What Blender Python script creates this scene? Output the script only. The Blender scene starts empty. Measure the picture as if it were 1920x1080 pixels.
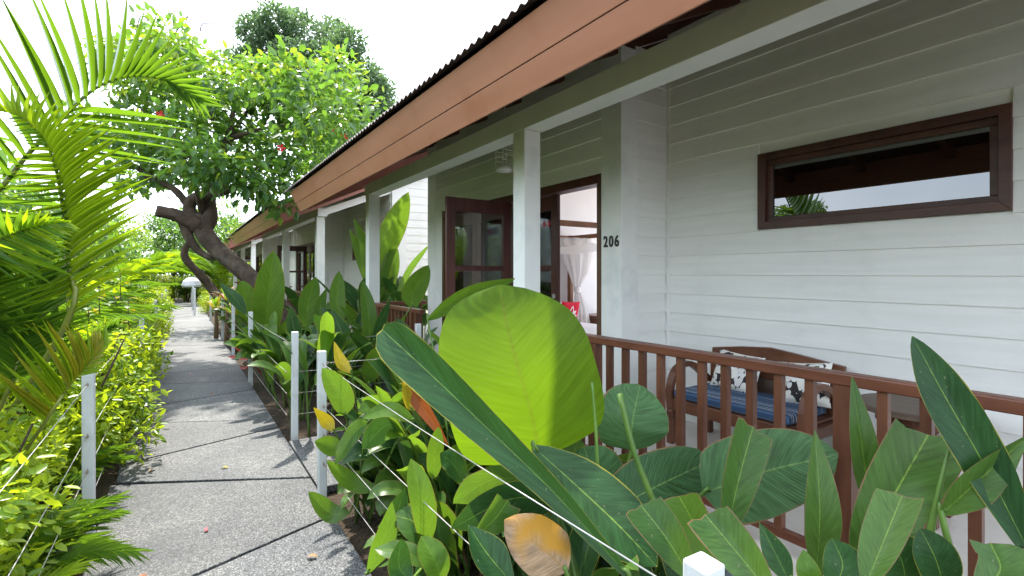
import bpy, math, random
import numpy as np
from mathutils import Vector, Matrix, Quaternion
R = math.radians
SC = bpy.context.scene
COL = SC.collection
random.seed(7); RNG = np.random.default_rng(7)

# ------------------------------------------------------------------ camera
CAM_H, F_PX, YAW, HORIZON = 1.5, 920.0, R(34.0), 513.0
cam_d = bpy.data.cameras.new('camera'); cam = bpy.data.objects.new('camera', cam_d); COL.objects.link(cam)
cam.location = (0, 0, CAM_H); cam.rotation_euler = (R(90), 0, -YAW)
cam_d.sensor_width = 36; cam_d.lens = F_PX / 1920 * 36
cam_d.shift_y = -(540 - HORIZON) / 1920
cam_d.clip_start = 0.05; cam_d.clip_end = 2000
SC.camera = cam
# ------------------------------------------------------------------ sky, sun, exposure
SUN_EL, SUN_AZ = R(58), R(4)          # azimuth from +Y (down the path) towards +X
world = bpy.data.worlds.new('World'); SC.world = world; world.use_nodes = True
nt = world.node_tree; nt.nodes.clear()
w_out = nt.nodes.new('ShaderNodeOutputWorld'); w_bg = nt.nodes.new('ShaderNodeBackground')
w_sky = nt.nodes.new('ShaderNodeTexSky'); w_sky.sky_type = 'NISHITA'; w_sky.sun_disc = False
w_sky.sun_elevation = SUN_EL; w_sky.sun_rotation = SUN_AZ; w_sky.dust_density = 3.0; w_sky.air_density = 1.0
w_co = nt.nodes.new('ShaderNodeTexCoord'); w_map = nt.nodes.new('ShaderNodeMapping'); w_map.inputs['Scale'].default_value = (1, 1, 2.2)
w_no = nt.nodes.new('ShaderNodeTexNoise'); w_no.inputs['Scale'].default_value = 1.7; w_no.inputs['Detail'].default_value = 7
w_ra = nt.nodes.new('ShaderNodeValToRGB'); w_ra.color_ramp.elements[0].position = .30; w_ra.color_ramp.elements[0].color = (.2, .2, .2, 1)
w_ra.color_ramp.elements[1].position = .62; w_ra.color_ramp.elements[1].color = (1, 1, 1, 1)
w_mx = nt.nodes.new('ShaderNodeMixRGB'); w_mx.inputs[2].default_value = (5.2, 5.75, 6.5, 1)
nt.links.new(w_co.outputs['Generated'], w_map.inputs[0]); nt.links.new(w_map.outputs[0], w_no.inputs['Vector'])
nt.links.new(w_no.outputs['Fac'], w_ra.inputs[0]); nt.links.new(w_ra.outputs[0], w_mx.inputs[0])
nt.links.new(w_sky.outputs[0], w_mx.inputs[1]); nt.links.new(w_mx.outputs[0], w_bg.inputs[0])
w_bg.inputs[1].default_value = 0.13
nt.links.new(w_bg.outputs[0], w_out.inputs[0])
sun_d = bpy.data.lights.new('sun', 'SUN'); sun = bpy.data.objects.new('sun', sun_d); COL.objects.link(sun)
sun_d.energy = 2.0; sun_d.angle = R(1.2); sun_d.color = (1, .94, .84)
sdir = Vector((math.sin(SUN_AZ) * math.cos(SUN_EL), math.cos(SUN_AZ) * math.cos(SUN_EL), math.sin(SUN_EL)))
sun.rotation_euler = sdir.to_track_quat('Z', 'Y').to_euler(); sun.location = (0, 0, 30)
SC.view_settings.view_transform = 'Standard'; SC.view_settings.look = 'None'
SC.view_settings.exposure = 2.35; SC.view_settings.gamma = 1.0; SC.view_settings.use_curve_mapping = False
SC.render.engine = 'CYCLES'
SC.cycles.max_bounces = 10; SC.cycles.diffuse_bounces = 6; SC.cycles.glossy_bounces = 4
SC.cycles.transmission_bounces = 6; SC.cycles.transparent_max_bounces = 24
SC.cycles.use_denoising = True; SC.cycles.sample_clamp_indirect = 6

# ------------------------------------------------------------------ helpers
CA, SA = math.cos(YAW), math.sin(YAW)
def P(px, py, d):
    """a point seen at pixel (px, py) of the 1920x1080 photograph, d metres deep, in world metres"""
    u = (px - 960) / F_PX; v = (HORIZON - py) / F_PX
    return Vector((d * (u * CA + SA), d * (CA - u * SA), CAM_H + v * d))

def tag(o, label=None, cat=None, group=None, kind=None):
    if label: o['label'] = label
    if cat: o['category'] = cat
    if group: o['group'] = group
    if kind: o['kind'] = kind
    return o
def empty(name, loc=(0, 0, 0), parent=None):
    o = bpy.data.objects.new(name, None); COL.objects.link(o); o.location = loc; o.empty_display_size = .1
    if parent: o.parent = parent
    return o
class MB:
    """collects shapes; build() links them as one mesh object"""
    def __init__(s): s.v = []; s.f = []; s.uv = None
    def add(s, vs, fs):
        n = len(s.v); s.v += [tuple(p) for p in vs]; s.f += [tuple(i + n for i in f) for f in fs]; return s
    def box(s, a, b):
        (x0, y0, z0), (x1, y1, z1) = a, b
        return s.add([(x0,y0,z0),(x1,y0,z0),(x1,y1,z0),(x0,y1,z0),(x0,y0,z1),(x1,y0,z1),(x1,y1,z1),(x0,y1,z1)],
                     [(0,3,2,1),(4,5,6,7),(0,1,5,4),(1,2,6,5),(2,3,7,6),(3,0,4,7)])
    def prism(s, poly, axis, a, b):
        """polygon (2-D) extruded along axis from a to b; the two other axes in xyz order"""
        def put(p, t):
            return {0: (t, p[0], p[1]), 1: (p[0], t, p[1]), 2: (p[0], p[1], t)}[axis]
        n = len(poly)
        vs = [put(p, a) for p in poly] + [put(p, b) for p in poly]
        fs = [tuple(range(n))[::-1], tuple(range(n, 2 * n))] + [(i, (i + 1) % n, n + (i + 1) % n, n + i) for i in range(n)]
        return s.add(vs, fs)
    def tube(s, pts, rad, k=8, caps=True):
        pts = [Vector(p) for p in pts]; n = len(pts)
        rs = rad if isinstance(rad, (list, tuple)) else [rad] * n
        vs = []; ref = None
        for i, p in enumerate(pts):
            t = (pts[min(i + 1, n - 1)] - pts[max(i - 1, 0)]).normalized()
            if ref is None:
                ref = t.orthogonal().normalized()
            ref = (ref - t * ref.dot(t)).normalized(); b = t.cross(ref)
            for j in range(k):
                a = 2 * math.pi * j / k
                vs.append(p + (ref * math.cos(a) + b * math.sin(a)) * rs[i])
        fs = [(i * k + j, i * k + (j + 1) % k, (i + 1) * k + (j + 1) % k, (i + 1) * k + j) for i in range(n - 1) for j in range(k)]
        if caps: fs += [tuple(range(k))[::-1], tuple((n - 1) * k + j for j in range(k))]
        return s.add(vs, fs)
    def lathe(s, prof, c=(0, 0, 0), k=24):
        vs = [(c[0] + r * math.cos(2*math.pi*j/k), c[1] + r * math.sin(2*math.pi*j/k), c[2] + z) for r, z in prof for j in range(k)]
        n = len(prof)
        fs = [(i*k+j, i*k+(j+1)%k, (i+1)*k+(j+1)%k, (i+1)*k+j) for i in range(n-1) for j in range(k)]
        fs += [tuple(range(k))[::-1], tuple((n-1)*k+j for j in range(k))]
        return s.add(vs, fs)
    def mesh(s, name, mat, smooth=False):
        me = bpy.data.meshes.new(name); me.from_pydata(s.v, [], s.f)
        if mat: me.materials.append(mat)
        if smooth: me.polygons.foreach_set('use_smooth', [True] * len(me.polygons))
        me.update(); return me
    def build(s, name, mat, parent=None, smooth=False, bevel=0):
        return link(name, s.mesh(name, mat, smooth), parent, bevel=bevel)
def link(name, me, parent=None, mtx=None, bevel=0):
    o = bpy.data.objects.new(name, me); COL.objects.link(o)
    if parent: o.parent = parent
    if mtx is not None: o.matrix_local = mtx
    if bevel:
        m = o.modifiers.new('bevel', 'BEVEL'); m.width = bevel; m.segments = 2; m.limit_method = 'ANGLE'
    return o
KIDS = {}
def children_of(o): return [c for c in bpy.data.objects if c.parent == o]
def copy_tree(o, parent=None, skip=()):
    c = o.copy(); COL.objects.link(c)
    if parent: c.parent = parent
    for ch in o.children:
        if ch.name.split('.')[0] in skip: continue
        copy_tree(ch, c, skip)
    return c
def catmull(pts, n):
    pts = [Vector(p) for p in pts]
    if len(pts) == 2: return [pts[0].lerp(pts[1], i / n) for i in range(n + 1)]
    q = [pts[0] * 2 - pts[1]] + pts + [pts[-1] * 2 - pts[-2]]
    out = []; m = len(pts) - 1
    for i in range(n + 1):
        t = i / n * m; k = min(int(t), m - 1); t -= k
        a, b, c, d = q[k], q[k + 1], q[k + 2], q[k + 3]
        out.append(.5 * ((2 * b) + (c - a) * t + (2*a - 5*b + 4*c - d) * t*t + (3*b - a - 3*c + d) * t*t*t))
    return out
def interp(prof, v):
    n = len(prof)
    for i in range(n - 1):
        (a, x), (b, y) = prof[i], prof[i + 1]
        if v <= b:
            h = max(b - a, 1e-6); t = (v - a) / h
            m0 = (y - prof[i - 1][1]) / (b - prof[i - 1][0]) if i else (y - x) / h * 1.5
            m1 = (prof[i + 2][1] - x) / (prof[i + 2][0] - a) if i < n - 2 else (y - x) / h * 1.6
            return max(0.005, (2*t**3 - 3*t*t + 1) * x + (t**3 - 2*t*t + t) * h * m0 + (3*t*t - 2*t**3) * y + (t**3 - t*t) * h * m1)
    return prof[-1][1]

# ------------------------------------------------------------------ materials
def newmat(name):
    m = bpy.data.materials.new(name); m.use_nodes = True
    n = m.node_tree.nodes; n.clear(); return m, n, m.node_tree.links
def nd(n, t, **k):
    x = n.new('ShaderNode' + t)
    for a, b in k.items(): setattr(x, a, b)
    return x
def ramp(n, stops):
    r = nd(n, 'ValToRGB'); e = r.color_ramp.elements
    while len(e) < len(stops): e.new(.5)
    for q, (p, c) in zip(e, stops): q.position = p; q.color = (*c, 1)
    return r
def surf(name, c1, c2, scale=6, rough=.6, bump=.1, bscale=60, stretch=(1, 1, 1), spec=.4, dirt=None, dscale=1.5, bdist=.004, rand=0.0, coat=0):
    """general painted / wooden surface: two tones by stretched noise, wear patches and fine relief"""
    m, n, l = newmat(name)
    out = nd(n, 'OutputMaterial'); b = nd(n, 'BsdfPrincipled'); l.new(b.outputs[0], out.inputs[0])
    co = nd(n, 'TexCoord'); mp = nd(n, 'Mapping'); mp.inputs['Scale'].default_value = stretch
    l.new(co.outputs['Object'], mp.inputs[0])
    oi = nd(n, 'ObjectInfo'); ad = nd(n, 'VectorMath', operation='ADD'); mu = nd(n, 'VectorMath', operation='SCALE')
    cx = nd(n, 'CombineXYZ'); l.new(oi.outputs['Random'], cx.inputs[0]); l.new(oi.outputs['Random'], cx.inputs[1]); l.new(cx.outputs[0], mu.inputs[0]); mu.inputs['Scale'].default_value = 37
    l.new(mp.outputs[0], ad.inputs[0]); l.new(mu.outputs[0], ad.inputs[1])
    no = nd(n, 'TexNoise'); no.inputs['Scale'].default_value = scale; no.inputs['Detail'].default_value = 6; l.new(ad.outputs[0], no.inputs['Vector'])
    r = ramp(n, [(.3, c1), (.7, c2)]); l.new(no.outputs['Fac'], r.inputs[0]); last = r.outputs[0]
    if dirt:
        n2 = nd(n, 'TexNoise'); n2.inputs['Scale'].default_value = dscale; n2.inputs['Detail'].default_value = 8; n2.inputs['Roughness'].default_value = .65
        l.new(co.outputs['Object'], n2.inputs['Vector'])
        r2 = ramp(n, [(.52, (0, 0, 0)), (.75, (1, 1, 1))]); l.new(n2.outputs['Fac'], r2.inputs[0])
        mx = nd(n, 'MixRGB'); l.new(r2.outputs[0], mx.inputs[0]); l.new(last, mx.inputs[1]); mx.inputs[2].default_value = (*dirt, 1); last = mx.outputs[0]
    if rand:
        hs = nd(n, 'HueSaturation'); mr = nd(n, 'MapRange'); mr.inputs['To Min'].default_value = 1 - rand; mr.inputs['To Max'].default_value = 1 + rand
        l.new(oi.outputs['Random'], mr.inputs['Value']); l.new(mr.outputs[0], hs.inputs['Value']); l.new(last, hs.inputs['Color']); last = hs.outputs[0]
    l.new(last, b.inputs['Base Color'])
    b.inputs['Specular IOR Level'].default_value = spec; b.inputs['Coat Weight'].default_value = coat
    mr2 = nd(n, 'MapRange'); mr2.inputs['To Min'].default_value = max(rough - .1, 0.02); mr2.inputs['To Max'].default_value = rough + .1
    l.new(no.outputs['Fac'], mr2.inputs['Value']); l.new(mr2.outputs[0], b.inputs['Roughness'])
    if bump:
        n3 = nd(n, 'TexNoise'); n3.inputs['Scale'].default_value = bscale; n3.inputs['Detail'].default_value = 4; l.new(ad.outputs[0], n3.inputs['Vector'])
        bp = nd(n, 'Bump'); bp.inputs['Strength'].default_value = bump; bp.inputs['Distance'].default_value = bdist
        l.new(n3.outputs['Fac'], bp.inputs['Height']); l.new(bp.outputs[0], b.inputs['Normal'])
    return m
def leafmat(name, dark, light, trans, tw=.4, rough=.35, veins=28, edge=None, island=False, vein_col=None, spec=.5, patch=None, vs=.10, vb=.08):
    """leaf: glossy upper skin over a translucent body; side veins and midrib from the leaf's own UV"""
    m, n, l = newmat(name)
    out = nd(n, 'OutputMaterial'); b = nd(n, 'BsdfPrincipled'); t = nd(n, 'BsdfTranslucent'); mix = nd(n, 'MixShader')
    l.new(b.outputs[0], mix.inputs[1]); l.new(t.outputs[0], mix.inputs[2]); mix.inputs[0].default_value = tw; l.new(mix.outputs[0], out.inputs[0])
    if island:
        rnd = nd(n, 'NewGeometry').outputs['Random Per Island']
    else:
        rnd = nd(n, 'ObjectInfo').outputs['Random']
    co = nd(n, 'TexCoord')
    no = nd(n, 'TexNoise'); no.inputs['Scale'].default_value = 5; no.inputs['Detail'].default_value = 4; l.new(co.outputs['Object'], no.inputs['Vector'])
    if island:
        fac = rnd
    else:
        ma = nd(n, 'Math', operation='MULTIPLY_ADD'); l.new(rnd, ma.inputs[0]); ma.inputs[1].default_value = .55; 
        mb = nd(n, 'Math', operation='MULTIPLY_ADD'); l.new(no.outputs['Fac'], mb.inputs[0]); mb.inputs[1].default_value = .7; mb.inputs[2].default_value = -.12
        l.new(mb.outputs[0], ma.inputs[2]); fac = ma.outputs[0]
    r = ramp(n, [(.1, dark), (.9, light)]); l.new(fac, r.inputs[0]); last = r.outputs[0]
    rt = ramp(n, [(.1, tuple(c * .75 for c in trans)), (.9, trans)]); l.new(fac, rt.inputs[0]); tl = rt.outputs[0]
    b.inputs['Roughness'].default_value = rough; b.inputs['Specular IOR Level'].default_value = spec
    if veins:
        uv = nd(n, 'UVMap'); sp = nd(n, 'SeparateXYZ'); l.new(uv.outputs[0], sp.inputs[0])
        s1 = nd(n, 'Math', operation='SUBTRACT'); l.new(sp.outputs[0], s1.inputs[0]); s1.inputs[1].default_value = .5
        s2 = nd(n, 'Math', operation='ABSOLUTE'); l.new(s1.outputs[0], s2.inputs[0])            # 0 midrib .. 0.5 margin
        m1 = nd(n, 'Math', operation='MULTIPLY_ADD'); l.new(s2.outputs[0], m1.inputs[0]); m1.inputs[1].default_value = -.45; l.new(sp.outputs[1], m1.inputs[2])
        m2 = nd(n, 'Math', operation='MULTIPLY'); l.new(m1.outputs[0], m2.inputs[0]); m2.inputs[1].default_value = veins * 6.283
        m3 = nd(n, 'Math', operation='SINE'); l.new(m2.outputs[0], m3.inputs[0])
        mid = nd(n, 'MapRange'); mid.inputs['From Min'].default_value = .005; mid.inputs['From Max'].default_value = .015
        mid.inputs['To Min'].default_value = 1; mid.inputs['To Max'].default_value = 0; l.new(s2.outputs[0], mid.inputs['Value'])
        vm = nd(n, 'MapRange'); vm.inputs['From Min'].default_value = .2; vm.inputs['From Max'].default_value = 1; vm.inputs['To Max'].default_value = vs; l.new(m3.outputs[0], vm.inputs['Value'])
        mx = nd(n, 'MixRGB'); l.new(vm.outputs[0], mx.inputs[0]); l.new(last, mx.inputs[1]); mx.inputs[2].default_value = (*light, 1)
        mx2 = nd(n, 'MixRGB'); l.new(mid.outputs[0], mx2.inputs[0]); l.new(mx.outputs[0], mx2.inputs[1]); mx2.inputs[2].default_value = (*(vein_col or tuple(min(1, c * 1.7) for c in light)), 1)
        last = mx2.outputs[0]
        # streaks that run out from the midrib, and small pale scars
        um = nd(n, 'CombineXYZ'); l.new(s1.outputs[0], um.inputs[0]); um2 = nd(n, 'Math', operation='MULTIPLY'); l.new(m1.outputs[0], um2.inputs[0]); um2.inputs[1].default_value = 9; l.new(um2.outputs[0], um.inputs[1]); l.new(rnd, um.inputs[2])
        sn = nd(n, 'TexNoise'); sn.inputs['Scale'].default_value = 3.5; sn.inputs['Detail'].default_value = 5; l.new(um.outputs[0], sn.inputs['Vector'])
        sm = nd(n, 'MapRange'); sm.inputs['From Min'].default_value = .3; sm.inputs['From Max'].default_value = .7; sm.inputs['To Min'].default_value = .62; sm.inputs['To Max'].default_value = 1.35; l.new(sn.outputs['Fac'], sm.inputs['Value'])
        sx = nd(n, 'MixRGB', blend_type='MULTIPLY'); sx.inputs[0].default_value = 1; l.new(last, sx.inputs[1]); l.new(sm.outputs[0], sx.inputs[2]); last = sx.outputs[0]
        kn = nd(n, 'TexNoise'); kn.inputs['Scale'].default_value = 120; l.new(co.outputs['Object'], kn.inputs['Vector'])
        kr = ramp(n, [(.70, (0, 0, 0)), (.74, (.7, .7, .7))]); l.new(kn.outputs['Fac'], kr.inputs[0])
        kx = nd(n, 'MixRGB'); l.new(kr.outputs[0], kx.inputs[0]); l.new(last, kx.inputs[1]); kx.inputs[2].default_value = (.20, .20, .10, 1); last = kx.outputs[0]
        mt = nd(n, 'MixRGB'); l.new(vm.outputs[0], mt.inputs[0]); l.new(tl, mt.inputs[1]); mt.inputs[2].default_value = (*tuple(c * .55 for c in trans), 1); tl = mt.outputs[0]
        mt2 = nd(n, 'MixRGB'); l.new(mid.outputs[0], mt2.inputs[0]); l.new(tl, mt2.inputs[1]); mt2.inputs[2].default_value = (*tuple(c * .7 for c in trans), 1); tl = mt2.outputs[0]
        if patch:
            n4 = nd(n, 'TexNoise'); n4.inputs['Scale'].default_value = 4; l.new(co.outputs['Object'], n4.inputs['Vector'])
            r4 = ramp(n, [(.50, (0, 0, 0)), (.56, (1, 1, 1))]); l.new(n4.outputs['Fac'], r4.inputs[0])
            mp4 = nd(n, 'MixRGB'); l.new(r4.outputs[0], mp4.inputs[0]); l.new(last, mp4.inputs[1]); mp4.inputs[2].default_value = (*patch, 1); last = mp4.outputs[0]
            mp5 = nd(n, 'MixRGB'); l.new(r4.outputs[0], mp5.inputs[0]); l.new(tl, mp5.inputs[1]); mp5.inputs[2].default_value = (*patch, 1); tl = mp5.outputs[0]
        if edge:
            ne = nd(n, 'TexNoise'); ne.inputs['Scale'].default_value = 9; ne.inputs['Detail'].default_value = 5; l.new(co.outputs['Object'], ne.inputs['Vector'])
            te = nd(n, 'Math', operation='SUBTRACT'); te.inputs[0].default_value = 1; l.new(sp.outputs[1], te.inputs[1])
            te2 = nd(n, 'Math', operation='MULTIPLY'); l.new(te.outputs[0], te2.inputs[0]); te2.inputs[1].default_value = 2.2
            se = nd(n, 'Math', operation='SUBTRACT'); se.inputs[0].default_value = .5; l.new(s2.outputs[0], se.inputs[1])
            mn = nd(n, 'Math', operation='MINIMUM'); l.new(se.outputs[0], mn.inputs[0]); l.new(te2.outputs[0], mn.inputs[1])
            na = nd(n, 'Math', operation='MULTIPLY_ADD'); l.new(ne.outputs['Fac'], na.inputs[0]); na.inputs[1].default_value = -.075; l.new(mn.outputs[0], na.inputs[2])
            me_ = nd(n, 'MapRange'); me_.inputs['From Min'].default_value = -.028; me_.inputs['From Max'].default_value = -.018; me_.inputs['To Min'].default_value = 1; me_.inputs['To Max'].default_value = 0
            l.new(na.outputs[0], me_.inputs['Value'])
            mx3 = nd(n, 'MixRGB'); l.new(me_.outputs[0], mx3.inputs[0]); l.new(last, mx3.inputs[1]); mx3.inputs[2].default_value = (*edge, 1); last = mx3.outputs[0]
            mx4 = nd(n, 'MixRGB'); l.new(me_.outputs[0], mx4.inputs[0]); l.new(tl, mx4.inputs[1]); mx4.inputs[2].default_value = (*edge, 1); tl = mx4.outputs[0]
        bp = nd(n, 'Bump'); bp.inputs['Strength'].default_value = vb; bp.inputs['Distance'].default_value = .003; l.new(m3.outputs[0], bp.inputs['Height']); l.new(bp.outputs[0], b.inputs['Normal'])
    l.new(last, b.inputs['Base Color']); l.new(tl, t.inputs['Color'])
    return m
M = {}
M['siding'] = surf('siding', (.74, .735, .69), (.81, .80, .755), 2.5, .5, .25, 30, (1, .6, 9), dirt=(.67, .67, .62), dscale=1.2, rand=.025)
M['white'] = surf('white_paint', (.75, .75, .71), (.82, .815, .775), 3, .5, .08, 40, (1, 1, .4), dirt=(.60, .62, .60), dscale=2.5)
M['post'] = surf('post_paint', (0.5576, 0.5822, 0.5986), (0.656, 0.6724, 0.6724), 4, .45, .1, 60, dirt=(0.41, 0.41, 0.3854), dscale=6)
M['interior'] = surf('interior_plaster', (.80, .78, .79), (.84, .82, .83), 3, .7, .05)
M['fascia'] = surf('fascia_paint', (0.3661, 0.1549, 0.0898), (0.4210, 0.1835, 0.1085), 2, .42, .12, 25, (1, .5, 6), dirt=(0.3295, 0.1223, 0.0636), dscale=2.5)
M['rake'] = surf('rake_paint', (0.256, 0.096, 0.0704), (0.2944, 0.1152, 0.0832), 2, .5, .1, 25, dirt=(0.2112, 0.0768, 0.0576), dscale=2)
M['soffit'] = surf('soffit_timber', (0.0430, 0.0224, 0.0146), (0.0768, 0.0365, 0.0218), 4, .6, .2, 30)
M['rafter'] = surf('rafter_timber', (0.0816, 0.0307, 0.0192), (0.1306, 0.0512, 0.0316), 4, .55, .2, 30)
M['roof'] = surf('roof_sheet', (0.1459, 0.1216, 0.1094), (0.2675, 0.2310, 0.2067), 3, .55, .15, 40, dirt=(0.1094, 0.0851, 0.0730), dscale=1.2)
M['rail'] = surf('rail_timber', (0.0762, 0.0281, 0.0162), (0.1478, 0.0562, 0.0294), 5, .38, .2, 30, (3, 3, .5), dirt=(0.0762, 0.0266, 0.0147), dscale=5, rand=.18)
M['railh'] = surf('handrail_timber', (0.1030, 0.0344, 0.0191), (0.1613, 0.0562, 0.0309), 5, .36, .2, 30, (3, .4, 3), dirt=(0.0896, 0.0312, 0.0184), dscale=4)
M['door'] = surf('door_timber', (0.048, 0.0141, 0.0109), (0.0864, 0.0269, 0.0192), 4, .35, .15, 30, (4, 4, .4), rand=.1)
M['jamb'] = surf('jamb_timber', (0.064, 0.0288, 0.0141), (0.128, 0.064, 0.032), 4, .4, .15, 30, (4, 4, .4))
M['winframe'] = surf('window_timber', (0.0544, 0.0205, 0.0141), (0.1024, 0.0416, 0.0269), 4, .42, .2, 30, (3, .6, 3), dirt=(0.0352, 0.0128, 0.009), dscale=5)
M['bench'] = surf('bench_timber', (0.0998, 0.0360, 0.0199), (0.1747, 0.0704, 0.0353), 4, .35, .2, 26, (1, .5, 3), dirt=(0.0666, 0.0240, 0.0138), dscale=4)
M['table'] = surf('weathered_timber', (0.0768, 0.048, 0.032), (0.1536, 0.1088, 0.0768), 5, .55, .25, 26, (3, .5, 3), dirt=(0.0576, 0.032, 0.0224), dscale=5)
M['plinth'] = surf('plinth_paint', (0.2706, 0.328, 0.3526), (0.3444, 0.4018, 0.4264), 3, .5, .1, 40, dirt=(0.205, 0.2378, 0.246), dscale=2)
M['bedwood'] = surf('bed_timber', (0.1664, 0.064, 0.0288), (0.2432, 0.1024, 0.0448), 4, .4, .15, 30)
M['linen'] = surf('linen', (.82, .80, .81), (.88, .86, .87), 4, .9, .4, 9, bdist=.02)
M['steel'] = surf('wire_steel', (0.2767, 0.2706, 0.2583), (0.3813, 0.3751, 0.3567), 20, .35, 0, spec=.6)
M['copper'] = surf('tie_wire', (0.2304, 0.16, 0.1216), (0.352, 0.288, 0.2432), 20, .4, 0, spec=.6)
M['black'] = surf('black_metal', (0.0077, 0.0077, 0.0083), (0.0128, 0.0128, 0.0141), 8, .4, 0)
M['lockmetal'] = surf('lock_metal', (0.224, 0.2112, 0.192), (0.352, 0.3328, 0.3072), 20, .3, 0, spec=.6)
M['red'] = surf('red_cotton', (.62, .012, .035), (.72, .02, .05), 4, .85, .2, 50)
M['motif'] = surf('white_print', (.85, .83, .83), (.88, .86, .86), 4, .8, 0)
M['sticker'] = surf('red_print', (.65, .04, .04), (.7, .05, .05), 4, .6, 0)
M['greypaint'] = surf('grey_canvas', (0.5084, 0.5084, 0.5248), (0.6068, 0.6068, 0.6232), 6, .7, .1)
M['bark'] = surf('bark', (0.0354, 0.0229, 0.0152), (0.1034, 0.0734, 0.0490), 7, .9, 1.0, 22, (1, 1, .45), dirt=(0.1523, 0.1278, 0.0979), dscale=3, bdist=.03)
M['barkdark'] = surf('dark_bark', (0.0384, 0.0243, 0.0166), (0.0896, 0.0576, 0.0384), 7, .9, .9, 22, dirt=(0.1152, 0.0896, 0.064), dscale=3, bdist=.02)
M['cut'] = surf('cut_wood', (0.256, 0.1792, 0.1152), (0.352, 0.2688, 0.1792), 9, .8, .3, 40)
M['soil'] = surf('soil', (0.0253, 0.0166, 0.0099), (0.0704, 0.0460, 0.0262), 5, .95, 1.0, 40, bdist=.04, dirt=(0.0422, 0.0448, 0.0131), dscale=1.5)
M['stalk'] = surf('green_stalk', (0.0576, 0.1216, 0.0192), (0.1088, 0.192, 0.032), 8, .4, .1, 40, rand=.2)
M['stalkdry'] = surf('dry_stalk', (0.1024, 0.0576, 0.0288), (0.192, 0.128, 0.0704), 8, .7, .2, 40, rand=.2)
M['palmstalk'] = surf('palm_stalk', (0.128, 0.1536, 0.0256), (0.2048, 0.2176, 0.0448), 8, .4, .1, 40)
M['net'], n, l = newmat('bed_netting')
o_ = nd(n, 'OutputMaterial'); mx_ = nd(n, 'MixShader'); tr_ = nd(n, 'BsdfTransparent'); df_ = nd(n, 'BsdfDiffuse'); df_.inputs[0].default_value = (.86, .84, .83, 1); mx_.inputs[0].default_value = .62
l.new(tr_.outputs[0], mx_.inputs[1]); l.new(df_.outputs[0], mx_.inputs[2]); l.new(mx_.outputs[0], o_.inputs[0])
def glassmat(name, ior, tint=(.9, .93, .92)):
    m, n, l = newmat(name)
    o = nd(n, 'OutputMaterial'); mx = nd(n, 'MixShader'); tr = nd(n, 'BsdfTransparent'); tr.inputs[0].default_value = (*tint, 1)
    gl = nd(n, 'BsdfGlossy'); gl.inputs['Roughness'].default_value = .0; gl.inputs[0].default_value = (.95, .97, .98, 1)
    fr = nd(n, 'Fresnel'); fr.inputs[0].default_value = ior
    l.new(fr.outputs[0], mx.inputs[0]); l.new(tr.outputs[0], mx.inputs[1]); l.new(gl.outputs[0], mx.inputs[2]); l.new(mx.outputs[0], o.inputs[0])
    return m
M['glass'] = glassmat('door_glass', 1.6)
M['tint'] = glassmat('coated_glass', 2.25, (.10, .11, .11))
# washed-pebble concrete
M['paving'], n, l = newmat('washed_pebble_concrete')
o_ = nd(n, 'OutputMaterial'); b_ = nd(n, 'BsdfPrincipled'); l.new(b_.outputs[0], o_.inputs[0])
ge = nd(n, 'NewGeometry'); oi = nd(n, 'ObjectInfo')
vo = nd(n, 'TexVoronoi'); vo.inputs['Scale'].default_value = 95; l.new(ge.outputs['Position'], vo.inputs['Vector'])
vr = ramp(n, [(0, (.05, .055, .061)), (.35, (.088, .094, .102)), (.7, (.135, .141, .148)), (1, (.21, .214, .216))])
sv = nd(n, 'SeparateColor'); l.new(vo.outputs['Color'], sv.inputs[0]); l.new(sv.outputs[0], vr.inputs[0])
vd = nd(n, 'MapRange'); vd.inputs['From Min'].default_value = .25; vd.inputs['From Max'].default_value = .62; vd.inputs['To Min'].default_value = 1; vd.inputs['To Max'].default_value = .5; l.new(vo.outputs['Distance'], vd.inputs['Value'])
mm = nd(n, 'MixRGB', blend_type='MULTIPLY'); mm.inputs[0].default_value = 1; l.new(vr.outputs[0], mm.inputs[1]); l.new(vd.outputs[0], mm.inputs[2])
ns = nd(n, 'TexNoise'); ns.inputs['Scale'].default_value = 1.3; ns.inputs['Detail'].default_value = 7; ns.inputs['Roughness'].default_value = .65; l.new(ge.outputs['Position'], ns.inputs['Vector'])
nr = ramp(n, [(.36, (.58, .61, .66)), (.64, (1.22, 1.2, 1.14))]); l.new(ns.outputs['Fac'], nr.inputs[0])
m2 = nd(n, 'MixRGB', blend_type='MULTIPLY'); m2.inputs[0].default_value = 1; l.new(mm.outputs[0], m2.inputs[1]); l.new(nr.outputs[0], m2.inputs[2])
hv = nd(n, 'HueSaturation'); mr = nd(n, 'MapRange'); mr.inputs['To Min'].default_value = .85; mr.inputs['To Max'].default_value = 1.12; l.new(oi.outputs['Random'], mr.inputs['Value']); l.new(mr.outputs[0], hv.inputs['Value']); l.new(m2.outputs[0], hv.inputs['Color'])
l.new(hv.outputs[0], b_.inputs['Base Color']); b_.inputs['Roughness'].default_value = .62
bp = nd(n, 'Bump'); bp.inputs['Strength'].default_value = .8; bp.inputs['Distance'].default_value = .006; bp.invert = True; l.new(vo.outputs['Distance'], bp.inputs['Height']); l.new(bp.outputs[0], b_.inputs['Normal'])
# porch tile
M['tile'] = surf('porch_tile', (.58, .53, .47), (.68, .63, .56), 2.2, .22, .03, 20, dirt=(.42, .37, .32), dscale=1.5, spec=.5)
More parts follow.
